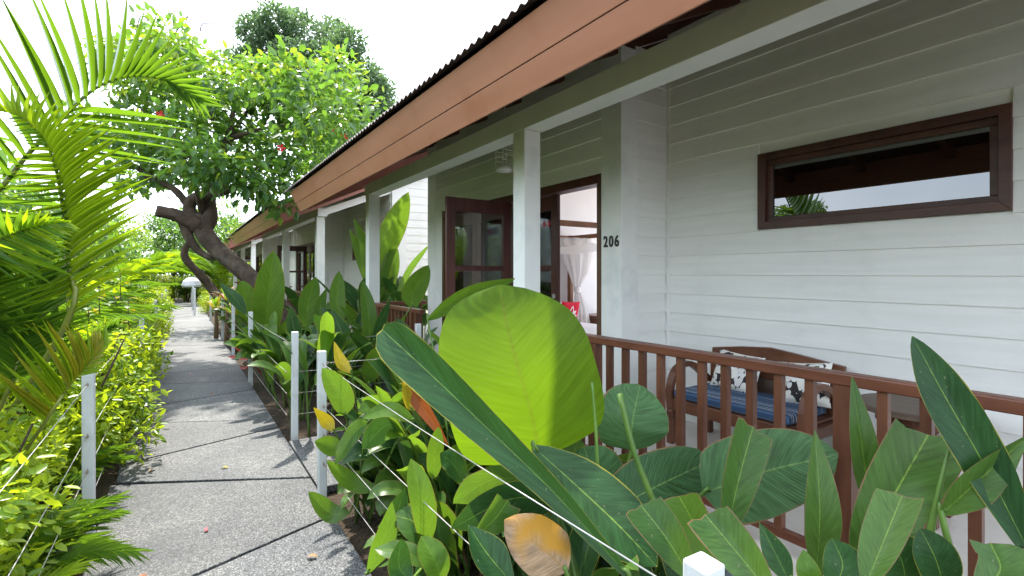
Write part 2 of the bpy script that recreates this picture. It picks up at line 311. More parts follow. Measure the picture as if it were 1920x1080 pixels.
# striped cushion
M['stripe'], n, l = newmat('striped_cotton')
o_ = nd(n, 'OutputMaterial'); b_ = nd(n, 'BsdfPrincipled'); l.new(b_.outputs[0], o_.inputs[0]); co = nd(n, 'TexCoord'); sp = nd(n, 'SeparateXYZ'); l.new(co.outputs['Object'], sp.inputs[0])
no1 = nd(n, 'TexNoise', noise_dimensions='1D'); no1.inputs['Scale'].default_value = 90; no1.inputs['Detail'].default_value = 1; l.new(sp.outputs[0], no1.inputs['W'])
r1 = ramp(n, [(.40, (.018, .045, .10)), (.52, (.035, .08, .16)), (.6, (.10, .16, .25)), (.68, (.50, .55, .62))]); l.new(no1.outputs['Fac'], r1.inputs[0]); l.new(r1.outputs[0], b_.inputs['Base Color']); b_.inputs['Roughness'].default_value = .85
# printed cushion: black ground, white drops, green discs
M['print'], n, l = newmat('printed_cotton')
o_ = nd(n, 'OutputMaterial'); b_ = nd(n, 'BsdfPrincipled'); l.new(b_.outputs[0], o_.inputs[0]); co = nd(n, 'TexCoord')
nz = nd(n, 'TexNoise'); nz.inputs['Scale'].default_value = 7; l.new(co.outputs['Object'], nz.inputs['Vector'])
av = nd(n, 'MixRGB', blend_type='LINEAR_LIGHT'); av.inputs[0].default_value = .045; l.new(co.outputs['Object'], av.inputs[1]); l.new(nz.outputs['Color'], av.inputs[2])
v1 = nd(n, 'TexVoronoi'); v1.inputs['Scale'].default_value = 19; l.new(av.outputs[0], v1.inputs['Vector'])
r1 = ramp(n, [(.0, (.25, .33, .05)), (.22, (.25, .33, .05)), (.225, (.02, .017, .016)), (.30, (.02, .017, .016)), (.305, (.72, .70, .66)), (.76, (.74, .71, .64)), (.77, (.025, .02, .02)), (1, (.025, .02, .02))]); r1.color_ramp.interpolation = 'CONSTANT'
l.new(v1.outputs['Distance'], r1.inputs[0])
v2 = nd(n, 'TexVoronoi'); v2.inputs['Scale'].default_value = 19; l.new(av.outputs[0], v2.inputs['Vector']); s2_ = nd(n, 'SeparateColor'); l.new(v2.outputs['Color'], s2_.inputs[0])
g1 = nd(n, 'Math', operation='GREATER_THAN'); l.new(s2_.outputs[0], g1.inputs[0]); g1.inputs[1].default_value = .45
r3 = ramp(n, [(0, (.74, .71, .64)), (.62, (.74, .71, .64)), (.63, (.025, .02, .02))]); r3.color_ramp.interpolation = 'CONSTANT'; l.new(v1.outputs['Distance'], r3.inputs[0])
mxp = nd(n, 'MixRGB'); l.new(g1.outputs[0], mxp.inputs[0]); l.new(r1.outputs[0], mxp.inputs[1]); l.new(r3.outputs[0], mxp.inputs[2]); l.new(mxp.outputs[0], b_.inputs['Base Color']); b_.inputs['Roughness'].default_value = .85
EDGE = (.21, .13, .06)
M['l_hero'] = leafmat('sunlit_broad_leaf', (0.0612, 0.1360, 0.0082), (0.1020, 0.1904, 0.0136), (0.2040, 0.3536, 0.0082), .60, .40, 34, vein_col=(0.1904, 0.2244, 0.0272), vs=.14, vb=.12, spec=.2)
M['l_broad'] = leafmat('broad_leaf', (0.0360, 0.0913, 0.0350), (0.0731, 0.1559, 0.0581), (0.1349, 0.2795, 0.0416), .2, .36, 40, edge=EDGE, spec=.18, vein_col=(0.1462, 0.2473, 0.0748), vs=.2, vb=.22)
M['l_dark'] = leafmat('dark_strap_leaf', (0.0153, 0.0495, 0.0169), (0.0329, 0.0878, 0.0239), (0.1014, 0.2477, 0.0211), .2, .3, 46, edge=(0.2534, 0.2375, 0.0352), vein_col=(0.1520, 0.2477, 0.0422), spec=.18)
M['l_mid'] = leafmat('paddle_leaf', (0.0289, 0.0805, 0.0185), (0.0802, 0.1548, 0.0279), (0.2330, 0.4369, 0.0241), .3, .33, 44, edge=EDGE, spec=.28, vein_col=(0.1997, 0.3084, 0.0482))
M['l_lit'] = leafmat('lit_leaf', (0.0494, 0.1194, 0.0116), (0.0988, 0.1975, 0.0230), (0.2303, 0.4114, 0.0246), .42, .36, 40, edge=(0.2797, 0.2140, 0.0329), spec=.25)  # brighter copy of the paddle leaf, sunlight put into its colour
M['l_yellow'] = leafmat('yellow_leaf', (0.306, 0.2448, 0.0068), (0.408, 0.3264, 0.0136), (0.442, 0.34, 0.0136), .4, .45, 20)
M['l_orange'] = leafmat('rusty_leaf', (0.2312, 0.0476, 0.0102), (0.34, 0.0952, 0.0204), (0.34, 0.0816, 0.0136), .35, .5, 20)
M['l_dead'] = leafmat('withered_leaf', (0.2312, 0.136, 0.068), (0.34, 0.2244, 0.1292), (0.272, 0.17, 0.0816), .15, .7, 34, patch=(0.4216, 0.204, 0.0102), vein_col=(0.306, 0.17, 0.034))
M['l_bract'] = leafmat('red_bract', (0.34, 0.0082, 0.0082), (0.442, 0.0272, 0.0136), (0.408, 0.034, 0.0136), .25, .4, 0, island=True)
M['l_tree'] = leafmat('tree_leaf', (0.0286, 0.0802, 0.0274), (0.0973, 0.1889, 0.0400), (0.2415, 0.4697, 0.0402), .34, .27, 0, island=True, spec=.4)
M['l_treelit'] = leafmat('lit_tree_leaf', (0.0979, 0.1958, 0.0245), (0.1958, 0.2839, 0.0391), (0.3819, 0.5304, 0.0319), .42, .32, 0, island=True)  # paler copy of the tree leaf, sunlight put into its colour
M['l_far'] = leafmat('hazy_far_leaf', (0.0578, 0.1098, 0.0636), (0.1156, 0.1850, 0.0925), (0.1850, 0.3121, 0.0925), .35, .5, 0, island=True)  # distance haze put into the colour: paler and bluer leaf
M['l_hedge'] = leafmat('hedge_leaf', (.10, .20, .018), (.30, .40, .03), (.56, .70, .02), .45, .3, 0, island=True, spec=.25)
M['l_shrub'] = leafmat('shrub_leaf', (0.0530, 0.1273, 0.0191), (0.1697, 0.2970, 0.0318), (0.3607, 0.5516, 0.0318), .4, .32, 0, island=True, spec=.3)
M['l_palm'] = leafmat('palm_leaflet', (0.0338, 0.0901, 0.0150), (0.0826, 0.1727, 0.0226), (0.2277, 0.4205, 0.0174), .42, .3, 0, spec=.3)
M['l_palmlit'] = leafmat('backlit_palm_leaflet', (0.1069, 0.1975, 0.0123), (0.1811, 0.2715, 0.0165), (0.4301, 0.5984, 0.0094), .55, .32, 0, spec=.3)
M['l_palmyel'] = leafmat('yellow_palm_leaflet', (0.204, 0.2176, 0.0136), (0.2856, 0.272, 0.0204), (0.4216, 0.408, 0.0136), .5, .35, 0)
M['flower'] = leafmat('flower_petal', (0.476, 0.0136, 0.0272), (0.544, 0.0272, 0.0408), (0.544, 0.0272, 0.0408), .35, .5, 0, island=True)

# ------------------------------------------------------------------ ground, path
g = MB(); g.add([(-400, -60, -.06), (400, -60, -.06), (400, 500, -.06), (-400, 500, -.06)], [(0, 1, 2, 3)])
tag(g.build('ground', M['soil']), kind='structure')
PL, PR = -.40, .79
path = tag(MB().box((PL + .02, -3, -.055), (PR - .02, 31, -.03)).build('path', M['soil']), kind='structure')
JT = [(-1.6, -1.2), (.2, -.4), (.75, 1.2), (2.35, 1.75), (2.76, 3.16), (4.5, 3.83), (4.9, 5.26), (6.2, 5.55), (6.85, 7.15), (8.25, 7.75)]
yl, yr = 8.25, 7.75
k = 0
while max(yl, yr) < 30:
    if k % 2 == 0: yl, yr = yl + .75 + random.uniform(-.1, .1), yr + 1.45 + random.uniform(-.1, .1)
    else: yl, yr = yl + 1.45 + random.uniform(-.1, .1), yr + .75 + random.uniform(-.1, .1)
    JT.append((yl, yr)); k += 1
def slab(poly, z0, z1, parent):
    o = MB().prism(poly, 2, z0, z1).build('paving_slab', M['paving'], parent, bevel=.006); return o
for (a, b), (c_, d_) in zip(JT, JT[1:]):
    gp = .011; dz = random.uniform(-.004, .003)
    # the slab edge is uneven along both sides of the path
    l0, l1 = PL + random.uniform(-.02, .02), PL + random.uniform(-.02, .02)
    slab([(l0, a + gp), (PR, b + gp), (PR, d_ - gp), (l1, c_ - gp)], -.05, dz, path)
walk = tag(MB().box((PR + .01, 3.62, -.055), (2.05, 4.74, -.03)).build('entrance_path', M['soil']), kind='structure')
for x0, x1, sk in ((.80, 1.42, .12), (1.435, 2.06, 0)):
    slab([(x0, 3.6), (x1 - sk, 3.6), (x1, 4.76), (x0, 4.76)], -.05, .001, walk)

tag(MB().box((7.7, -10, -.055), (14, 42, -.02)).build('rear_bounce_slab', M['tile']), kind='structure')  # unseen pale slab added to bounce daylight into the room
# ------------------------------------------------------------------ bungalow
FL = .2                                     # porch floor above the path
COLS = (-.70, 3.09, 6.87); CX0, CX1 = 2.2, 2.355
WX, DX = 3.72, 3.13                         # window wall, door wall
SL = math.tan(R(25)); RZ = lambda x: 2.685 + (x - 1.28) * SL     # roof underside line
Y0, Y1 = -.95, 7.75
RIDGE = 5.7
def plank_mesh(length, height, cache={}):
    k = (round(length, 3), round(height, 3))
    if k not in cache:   # profile in (out, z): lower edge proud
        cache[k] = MB().prism([(0, 0), (-.021, .0015), (-.021, .004), (-.007, height + .006), (0, height + .006)], 1, 0, length).mesh('plank', M['siding'])
    return cache[k]
def clad(parent, origin, direction, length, z0, z1, holes=(), base=.296, step=.17):
    """lap siding: boards run along direction (unit XY) from origin; they stand out to the left-hand side"""
    ang = math.atan2(direction[1], direction[0]) - math.pi / 2
    zs = []; z = base - step
    while z < z1: zs.append(z); z += step
    for z in zs:
        a, b = max(z, z0), min(z + step, z1)
        if b - a < .02: continue
        spans = [(0, length)]
        for (s0, s1, h0, h1) in holes:
            if h0 < b - .03 and h1 > a + .03:
                spans = [q for (p0, p1) in spans for q in ((p0, min(p1, s0)), (max(p0, s1), p1)) if q[1] - q[0] > .01]
        for s0, s1 in spans:
            m = Matrix.Translation((origin[0] + direction[0] * s0, origin[1] + direction[1] * s0, a)) @ Matrix.Rotation(ang, 4, 'Z')
            link('plank', plank_mesh(s1 - s0, b - a), parent, m)
BG = empty('bungalow', (0, 0, 0))
tag(BG, 'nearest white timber bungalow with brown fascia, open glazed door and number 206', 'bungalow', 'white bungalows in a row along the path')
fl = MB().box((2.10, -.82, 0.16), (3.9, 7.06, FL)).build('porch_floor', M['tile'], BG)
MB().box((2.14, -.79, -.06), (3.9, 7.03, .159)).build('porch_plinth', M['plinth'], BG)
MB().box((1.80, 3.75, -.06), (2.098, 4.65, .07)).build('porch_step', M['tile'], BG, bevel=.01)
for y in COLS: MB().box((CX0, y, FL), (CX1, y + .155, 2.618)).build('column', M['white'], BG, bevel=.004)
MB().box((CX0 - .004, -.82, 2.62), (CX1 + .02, 7.06, 2.775)).build('beam', M['white'], BG, bevel=.004)
for y in (COLS[0] + .01, COLS[2] + .01):     # sloping beams at the porch ends
    MB().prism([(CX1 + .022, 2.66), (WX + .2, 2.66 + (WX - CX1) * SL), (WX + .2, 2.80 + (WX - CX1) * SL), (CX1 + .022, 2.80)], 1, y, y + .13).build('end_beam', M['white'], BG)
# walls: window wall with its opening, return, door wall with its opening
W0, W1, WZ0, WZ1 = .68, 2.08, 1.84, 2.418
ww = MB(); B_ = lambda m, a, b: m.box(a, b)
T = .1
ww.box((WX, -.70, FL), (WX + T, W0, 3.7)); ww.box((WX, W1, FL), (WX + T, 2.95, 3.7)); ww.box((WX, W0, FL), (WX + T, W1, WZ0)); ww.box((WX, W0, WZ1), (WX + T, W1, 3.7))
wall_w = ww.build('window_wall', M['siding'], BG)
clad(wall_w, (WX, -.66), (0, 1), 3.60, FL, 3.62, holes=[(W0 + .66, W1 + .66, WZ0, WZ1)])
MB().box((WX - .024, 2.94 - .03, FL), (WX - .001, 2.945, 3.6)).build('corner_trim', M['white'], wall_w)
wr = MB().box((3.31, 2.962, FL), (WX - .001, 3.06, 3.5)).build('return_wall', M['siding'], BG)
clad(wr, (WX - .025, 2.962), (-1, 0), .385, FL, 3.42, base=.296)
MB().box((3.105, 2.94, FL), (3.312, 3.182, 3.45)).build('corner_column', M['white'], BG, bevel=.004)
DY0, DY1, DZ = 3.18, 6.39, 2.395
wd = MB(); wd.box((DX, DY0 + .004, DZ), (DX + T, 6.88, 3.45)); wd.box((DX, DY1, FL), (DX + T, 6.88, DZ))
wall_d = wd.build('door_wall', M['siding'], BG)
clad(wall_d, (DX, DY0 + .004), (0, 1), DY1 - DY0 + .22, DZ, 3.40, base=DZ - .02)
MB().box((DX - .03, DY1 + .22, FL), (DX - .002, 6.88, 3.4)).build('corner_board', M['white'], wall_d)
MB().box((DX - .03, DY1 + .005, FL), (DX - .002, DY1 + .215, DZ - .002)).build('jamb_board', M['white'], wall_d)
# side walls (near one clad, seen on the next houses), rear, room partitions
sw = MB().prism([(3.83, FL), (7.6, FL), (7.6, RZ(3.4)), (RIDGE, RZ(RIDGE) - .12), (3.83, RZ(3.83) - .12)], 1, -.70, -.6).build('side_wall', M['siding'], BG)
clad(sw, (7.6, -.70), (-1, 0), 3.55, 0, 3.6, base=.296 - .34)
MB().box((3.72, -.735, FL), (4.04, -.702, 3.5)).build('corner_board', M['white'], sw)
MB().prism([(3.25, FL), (7.5, FL), (7.5, 3.2), (3.25, 3.2)], 1, 6.78, 6.87).build('end_wall', M['interior'], BG)
MB().box((3.84, 2.955, FL), (7.5, 3.05, 3.2)).build('partition', M['interior'], BG)
rw = MB(); rw.box((7.5, -.6, 0), (7.6, 3.2, 3.3)); rw.box((7.5, 3.2, 0), (7.6, 6.7, .25)); rw.box((7.5, 3.2, 3.1), (7.6, 6.7, 3.3)); rw.box((7.5, 6.7, 0), (7.6, 6.9, 3.3))
rw.build('rear_wall', M['interior'], BG)           # unseen wide opening, added to let daylight into the room
MB().box((3.24, 3.06, 3.205), (7.5, 6.86, 3.25)).build('room_ceiling', M['interior'], BG)
MB().box((3.131, 3.06, .12), (7.5, 6.78, FL - .002)).build('room_floor', M['tile'], BG)
# roof: corrugated sheets, boards under them, rafters, fascias
def corrugated(name, x0, z0, x1, z1, ya, yb, mat, parent):
    ys = np.arange(ya, yb, .076 / 8); zz = np.cos((ys - ya) / .076 * 2 * np.pi) * .010
    N = len(ys); vs = []; fs = []
    rows = [(x0, z0, .0), (x0, z0, -.006), (x1, z1, -.006), (x1, z1, 0)]
    rows = [(x0, z0, -.005), (x0, z0, 0), (x1, z1, 0)]
    for (x, z, o) in rows: vs += [(x, y, z + w + o + .012) for y, w in zip(ys, zz)]
    for r_ in range(2): fs += [(r_*N+i, r_*N+i+1, (r_+1)*N+i+1, (r_+1)*N+i) for i in range(N-1)]
    m = MB(); m.add(vs, fs); o = m.build(name, mat, parent, smooth=True)
    return o
roof = corrugated('roof', 1.27, 2.70, RIDGE, RZ(RIDGE) + .02, Y0 - .2, Y1 + .22, M['roof'], BG)
corrugated('roof_sheet', 7.8, RZ(2 * RIDGE - 7.8) + .02, RIDGE, RZ(RIDGE) + .02, Y0 - .2, Y1 + .22, M['roof'], roof)  # unseen rear slope, cut short so sky light reaches the rear opening
MB().tube([(RIDGE, Y0 - .22, RZ(RIDGE) + .03), (RIDGE, Y1 + .24, RZ(RIDGE) + .03)], .07, 10).build('ridge_cap', M['roof'], roof)
dz_ = .022
MB().prism([(1.36, RZ(1.36) - dz_), (RIDGE, RZ(RIDGE) - dz_), (7.75, RZ(2*RIDGE-7.75) - dz_), (7.75, RZ(2*RIDGE-7.75) - .005), (RIDGE, RZ(RIDGE) - .005), (1.36, RZ(1.36) - .005)], 1, Y0 - .06, Y1 + .06).build('roof_boarding', M['soffit'], BG)
for i in range(12):
    y = Y0 + .25 + i * .735
    MB().prism([(1.40, RZ(1.40) - .15), (RIDGE - .05, RZ(RIDGE - .05) - .15), (RIDGE - .05, RZ(RIDGE - .05) - .024), (1.40, RZ(1.40) - .024)], 1, y, y + .06).build('rafter', M['rafter'], BG)
cf, sf = math.cos(R(25)), math.sin(R(25))
def fpt(t, out): return (1.46 - sf * t - cf * out, 2.412 + cf * t - sf * out)
def fboard(t0, t1, th, off): return [fpt(t0, off), fpt(t1, off), fpt(t1, off - th), fpt(t0, off - th)]
for rev in (0,):
    def mirror(poly): return [(2 * RIDGE - x, z) for x, z in poly][::-1] if rev else poly
    MB().prism(mirror(fboard(0, .1345, .025, 0)), 1, Y0, Y1).build('fascia_board', M['fascia'], BG, bevel=.003)
    MB().prism(mirror(fboard(.138, .312, .025, .004)), 1, Y0 - .02, Y1 + .02).build('fascia_board', M['fascia'], BG, bevel=.003)
    for ya, yb in ((Y0 - .045, Y0 - .021), (Y1 + .021, Y1 + .045)):
        q = [(1.46, 2.412), (1.33, 2.68), (RIDGE, RZ(RIDGE) - .03), (RIDGE, RZ(RIDGE) - .36)]
        MB().prism(mirror(q), 1, ya, yb).build('rake_board', M['rake'], BG)
# window
wn = empty('window', (WX, W0, WZ0), BG)
ww_, wh = W1 - W0, WZ1 - WZ0; fw = .055
def wbox(name, y0, z0, y1, z1, x0, x1, mat): return MB().box((x0, y0, z0), (x1, y1, z1)).build(name, mat, wn, bevel=.003)
for poly in ([(0, 0), (ww_, 0), (ww_ - fw, fw), (fw, fw)], [(0, wh), (fw, wh - fw), (ww_ - fw, wh - fw), (ww_, wh)],
             [(0, 0), (fw, fw), (fw, wh - fw), (0, wh)], [(ww_, 0), (ww_, wh), (ww_ - fw, wh - fw), (ww_ - fw, fw)]):
    MB().prism(poly, 0, -.035, .05).build('frame_board', M['winframe'], wn, bevel=.002)
s0 = fw + .001
wbox('sash_rail', s0, s0, ww_ - s0, s0 + .035, .0, .045, M['winframe']); wbox('sash_rail', s0, wh - s0 - .04, ww_ - s0, wh - s0, .0, .045, M['winframe'])
wbox('sash_stile', s0, s0 + .036, s0 + .04, wh - s0 - .041, .0, .045, M['winframe']); wbox('sash_stile', ww_ - s0 - .04, s0 + .036, ww_ - s0, wh - s0 - .041, .0, .045, M['winframe'])
wbox('pane', s0 + .03, s0 + .025, ww_ - s0 - .03, wh - s0 - .03, .020, .024, M['tint'])
# door frame, leaves
df = empty('door_frame', (DX, 0, 0), BG)
def dbox(name, a, b, mat, par=df): return MB().box(a, b).build(name, mat, par, bevel=.003)
dbox('jamb', (-.03, DY0 + .004, FL), (.11, DY0 + .055, DZ), M['jamb']); dbox('jamb', (-.03, DY1 - .055, FL), (.11, DY1, DZ), M['jamb'])
dbox('head', (-.034, DY0 + .006, DZ - .085), (.112, DY1 - .003, DZ - .003), M['door'])
def leaf_door(parent, mtx, w, lock=True, flip=1, sticker=False):
    h0, h1 = FL + .015, DZ - .09
    d = empty('door_leaf', (0, 0, 0), parent); d.matrix_local = mtx
    st = .10
    def q(name, y0, z0, y1, z1, x0=-.02, x1=.02, mat=M['door']): return MB().box((x0, y0, z0), (x1, y1, z1)).build(name, mat, d, bevel=.003)
    q('stile', 0, h0, st, h1); q('stile', w - st, h0, w, h1)
    q('door_rail', st, h1 - .15, w - st, h1 - .002); q('door_rail', st, h0 + .002, w - st, h0 + .24); q('door_rail', st, 1.53, w - st, 1.585, -.018, .018)
    q('pane', st - .01, h0 + .23, w - st + .01, 1.535, -.003, .003, M['glass']); q('pane', st - .01, 1.58, w - st + .01, h1 - .14, -.003, .003, M['glass'])
    if lock:
        q('lock_plate', .03, 1.0, .065, 1.22, -.024, -.0205, M['lockmetal'])
        MB().tube([(-.024, .048, 1.15), (-.06, .048, 1.15), (-.062, .14, 1.15)], .009, 8).build('handle', M['lockmetal'], d, smooth=True)
        MB().tube([(-.026, .05, 1.27), (-.021, .05, 1.27)], .026, 14).build('lock_knob', M['lockmetal'], d)
    if sticker:
        for yy in (.16, .235):
            m = MB(); n_ = 20
            vs = [(-.0045, yy + r_ * math.cos(2*math.pi*i/n_), 2.02 + r_ * math.sin(2*math.pi*i/n_)) for r_ in (.030, .023) for i in range(n_)]
            m.add(vs, [(i, (i+1) % n_, n_ + (i+1) % n_, n_ + i) for i in range(n_)]); m.box((-.005, yy - .004, 2.0), (-.0043, yy + .004, 2.04)); m.build('no_smoking_sign', M['sticker'], d)
    return d
wl = .79
MT, MR_ = Matrix.Translation, Matrix.Rotation
openl = leaf_door(BG, MT((2.285, 4.62, 0)) @ MR_(R(-90), 4, 'Z'), .80, lock=False)   # opened outward, square to the wall
MB().box((-.027, .045, 1.05), (-.021, .06, 1.25)).build('pull_handle', M['lockmetal'], openl)
leaf_door(BG, MT((DX + .045, 3.86, 0)), .76, sticker=True)
leaf_door(BG, MT((DX + .045, 4.66, 0)), .83, lock=False)
leaf_door(BG, MT((DX + .045, 5.505, 0)), .83, lock=False)
# railing
def railing(parent, ya, yb, posts, x=2.28, gaps=()):
    r = empty('railing', (x, 0, 0), parent)
    MB().box((-.034, ya, 1.04), (.034, yb, 1.09)).build('handrail', M['railh'], r, bevel=.006)
    MB().box((-.018, ya, .295), (.018, yb, .335)).build('bottom_rail', M['railh'], r, bevel=.003)
    bal = MB().box((-.018, -.018, .336), (.018, .018, 1.039)).mesh('baluster', M['rail'])
    pst = MB().box((-.032, -.034, FL), (.032, .034, 1.0395)).mesh('rail_post', M['rail'])
    y = 2.392 + .1345 * 8
    ys = [2.392 + .1345 * k for k in range(-30, 60)]
    for yy in ys:
        if ya + .03 < yy < yb - .03:
            isp = any(abs(yy - p) < .03 for p in posts)
            link('rail_post' if isp else 'baluster', pst if isp else bal, r, MT((0, yy, 0)))
    return r
railing(BG, -.54, 3.085, (2.392, .918, -.56))
railing(BG, 5.2, 6.865, (5.35, 5.485))
rs = empty('railing', (0, 6.95, 0), BG)
MB().box((CX1 + .005, -.034, 1.04), (DX - .03, .034, 1.09)).build('handrail', M['railh'], rs); MB().box((CX1 + .005, -.018, .295), (DX - .03, .018, .335)).build('bottom_rail', M['railh'], rs)
for i in range(5): MB().box((2.46 + i * .134, -.018, .336), (2.496 + i * .134, .018, 1.039)).build('baluster', M['rail'], rs)
def text_mesh(s, size, depth, mat):
    cu = bpy.data.curves.new('digit', 'FONT'); cu.body = s; cu.size = size; cu.extrude = depth; cu.offset = .0025; cu.align_x = 'CENTER'
    o = bpy.data.objects.new('digit_tmp', cu); COL.objects.link(o); bpy.context.view_layer.update()
    me = bpy.data.meshes.new_from_object(o.evaluated_get(bpy.context.evaluated_depsgraph_get())); bpy.data.objects.remove(o); bpy.data.curves.remove(cu)
    me.materials.clear(); me.materials.append(mat); return me
hn = empty('house_number', (3.10, 3.055, 1.735), BG)
for i, ch in enumerate('206'):
    m = Matrix(((0, 0, -1, 0), (-1, 0, 0, (1 - i) * .066), (0, 1, 0, 0), (0, 0, 0, 1)))     # faces -X, reads towards -Y
    link('digit', text_mesh(ch, .135, .004, M['black']), hn, m @ Matrix.Diagonal((.78, 1, 1, 1)))
# wire-basket lantern under the beam
ln = empty('lantern', (2.74, 4.2, .95), BG); ln.scale = (.72, .72, .72)
lm = MB()
for a in range(4):
    x, y = (.09, -.09)[a % 2], (.09, -.09)[a // 2]; lm.tube([(x, y, 2.28), (x, y, 2.62)], .006, 6)
for z in (2.36, 2.43, 2.50, 2.57, 2.62): lm.tube([(.09, .09, z), (-.09, .09, z), (-.09, -.09, z), (.09, -.09, z), (.09, .09, z)], .004, 6)
lm.tube([(0, 0, 2.62), (0, 0, 3.2)], .004, 6)
lm.build('cage', M['white'], ln); MB().lathe([(.05, 2.2), (.12, 2.215), (.125, 2.24), (.10, 2.28), (.02, 2.30)], k=16).build('tray', M['white'], ln, smooth=True)

SK = ('house_number', 'lantern')
ORD = ['nearest', 'second', 'third', 'fourth']
h2 = copy_tree(BG, skip=SK); h2.location.y = 10.8
h2['label'] = 'second white bungalow behind the leaning tree, its side wall facing the gap'
for n_ in (2, 3):
    h = copy_tree(BG, skip=SK + ('plank', 'lantern', 'baluster')); h.location.y = 10.8 * n_
    h['label'] = ('third white bungalow, half hidden behind the leaning trunk', 'farthest white bungalow, glimpsed at the end of the row')[n_ - 2]

# ------------------------------------------------------------------ room furniture seen through the door
bed = empty('bed', (0, 0, FL)); tag(bed, 'wooden four-poster bed with white mattress inside the open door', 'bed')
bx0, bx1, by0, by1 = 3.80, 5.78, 4.75, 6.70
MB().box((bx0, by0, .18 - FL + .2), (bx1, by1, .36)).build('bed_base', M['bedwood'], bed, bevel=.01)
MB().box((bx0 + .02, by0 + .02, .361 - .001), (bx1 - .02, by1 - .08, .46)).build('mattress', M['linen'], bed, bevel=.04)
for x in (bx0, bx1):
    for y in (by0, by1): MB().box((x - .04, y - .04, 0), (x + .04, y + .04, 1.98)).build('bed_post', M['bedwood'], bed, bevel=.006)
for a, b in (((bx0 + .041, by1 - .03, 1.90), (bx1 - .041, by1 + .03, 1.97)), ((bx0 + .041, by0 - .03, 1.90), (bx1 - .041, by0 + .03, 1.97)),
             ((bx0 - .03, by0 + .041, 1.90), (bx0 + .03, by1 - .041, 1.97)), ((bx1 - .03, by0 + .041, 1.90), (bx1 + .03, by1 - .041, 1.97))):
    MB().box(a, b).build('canopy_rail', M['bedwood'], bed)
MB().prism([(bx0 + .05, .30), (bx1 - .05, .30), (bx1 - .05, .72), ((bx0 + bx1) / 2, .86), (bx0 + .05, .72)], 1, by1 - .03, by1 + .02).build('headboard', M['bench'], bed, bevel=.005)
nt_ = empty('bed_net', (0, 0, FL)); tag(nt_, 'white mosquito net gathered and tied to the bed post inside the room', 'bed net')
nm = MB(); N = 44
def ringpts(cx, cy, z, r, amp, ph):
    return [(cx + (r + amp * math.sin(j * 2 * math.pi / N * 9 + ph)) * math.cos(2 * math.pi * j / N), cy + (r * .7 + amp * math.sin(j * 2 * math.pi / N * 9 + ph)) * math.sin(2 * math.pi * j / N), z) for j in range(N)]
prof = [(5.55, 6.40, 1.90, .34, .04), (5.68, 6.40, 1.6, .26, .04), (5.74, 6.45, 1.3, .16, .03), (5.78, 6.52, 1.05, .05, .012), (5.80, 6.52, .95, .055, .015), (5.84, 6.5, .7, .11, .03), (5.86, 6.48, .30, .15, .04)]
for i, (cx, cy, z, r, am) in enumerate(prof): nm.v += ringpts(cx, cy, z, r, am, i * .25)
nm.f = [(i*N+j, i*N+(j+1) % N, (i+1)*N+(j+1) % N, (i+1)*N+j) for i in range(len(prof)-1) for j in range(N)]
nm.build('drape', M['net'], nt_, smooth=True)
cs = MB()
for i in range(9):
    for j in range(5):
        x = bx0 + (bx1 - bx0) * i / 8; sag = .14 * math.sin(math.pi * i / 8) + .03 * (j % 2)
        cs.v.append((x, by1 - .06 - .25 * j, 1.93 - sag - .05 * j))
cs.f = [(i*5+j, i*5+j+1, (i+1)*5+j+1, (i+1)*5+j) for i in range(8) for j in range(4)]
cs.build('top_swag', M['net'], nt_, smooth=True)
MB().lathe([(.05, .96), (.065, .98), (.065, 1.04), (.05, 1.06)], (5.785, 6.52, 0), 14).build('tie_band', M['linen'], nt_, smooth=True)
def pillow_mesh(name, w, h, t, mat, n=14, wr=.0):
    vs = []; fs = []
    for sgn in (1, -1):
        for i in range(n + 1):
            for j in range(n + 1):
                u, v = i / n * 2 - 1, j / n * 2 - 1
                pin = 1 - .09 * (1 - abs(u)**2) * 0 - .07 * (1 - v * v) * abs(u)**3 ; pin2 = 1 - .07 * (1 - u * u) * abs(v)**3
                th = t / 2 * max(0, (1 - u**4) * (1 - v**4))**.55
                th += wr * math.sin(7 * u + 3 * v) * math.cos(5 * v - 2 * u) * (1 - u*u) * (1 - v*v)
                vs.append((sgn * th, u * w / 2 * pin, v * h / 2 * pin2))
    k = (n + 1)**2
    for s_ in range(2):
        for i in range(n):
            for j in range(n):
                q = (s_*k + i*(n+1)+j, s_*k + (i+1)*(n+1)+j, s_*k + (i+1)*(n+1)+j+1, s_*k + i*(n+1)+j+1)
                fs.append(q if s_ == 0 else q[::-1])
    m = MB(); m.add(vs, fs); return m.mesh(name, mat, True)
def pose(o, loc, rz=0, tilt=0, spin=0):
    o.matrix_world = MT(loc) @ MR_(R(rz), 4, 'Z') @ MR_(R(tilt), 4, 'Y') @ MR_(R(spin), 4, 'X')
for i, (x, lb) in enumerate(((5.05, 'white bed pillow behind the red cushion, nearer the door'), (5.52, 'white bed pillow behind the red cushion, beside the netting'))):
    o = tag(link('bed_pillow', pillow_mesh('bed_pillow', .52, .36, .14, M['linen'], 10, .01)), lb, 'pillow', 'white pillows on the bed'); pose(o, (x, 6.52, FL + .64), 90, -18)
rc = tag(link('red_cushion', pillow_mesh('red_cushion', .40, .38, .12, M['red'])), 'red square cushion with white lotus motif on the bed', 'cushion'); pose(rc, (5.37, 6.26, FL + .655), 90 - 0, -14, 3)
mo = MB()
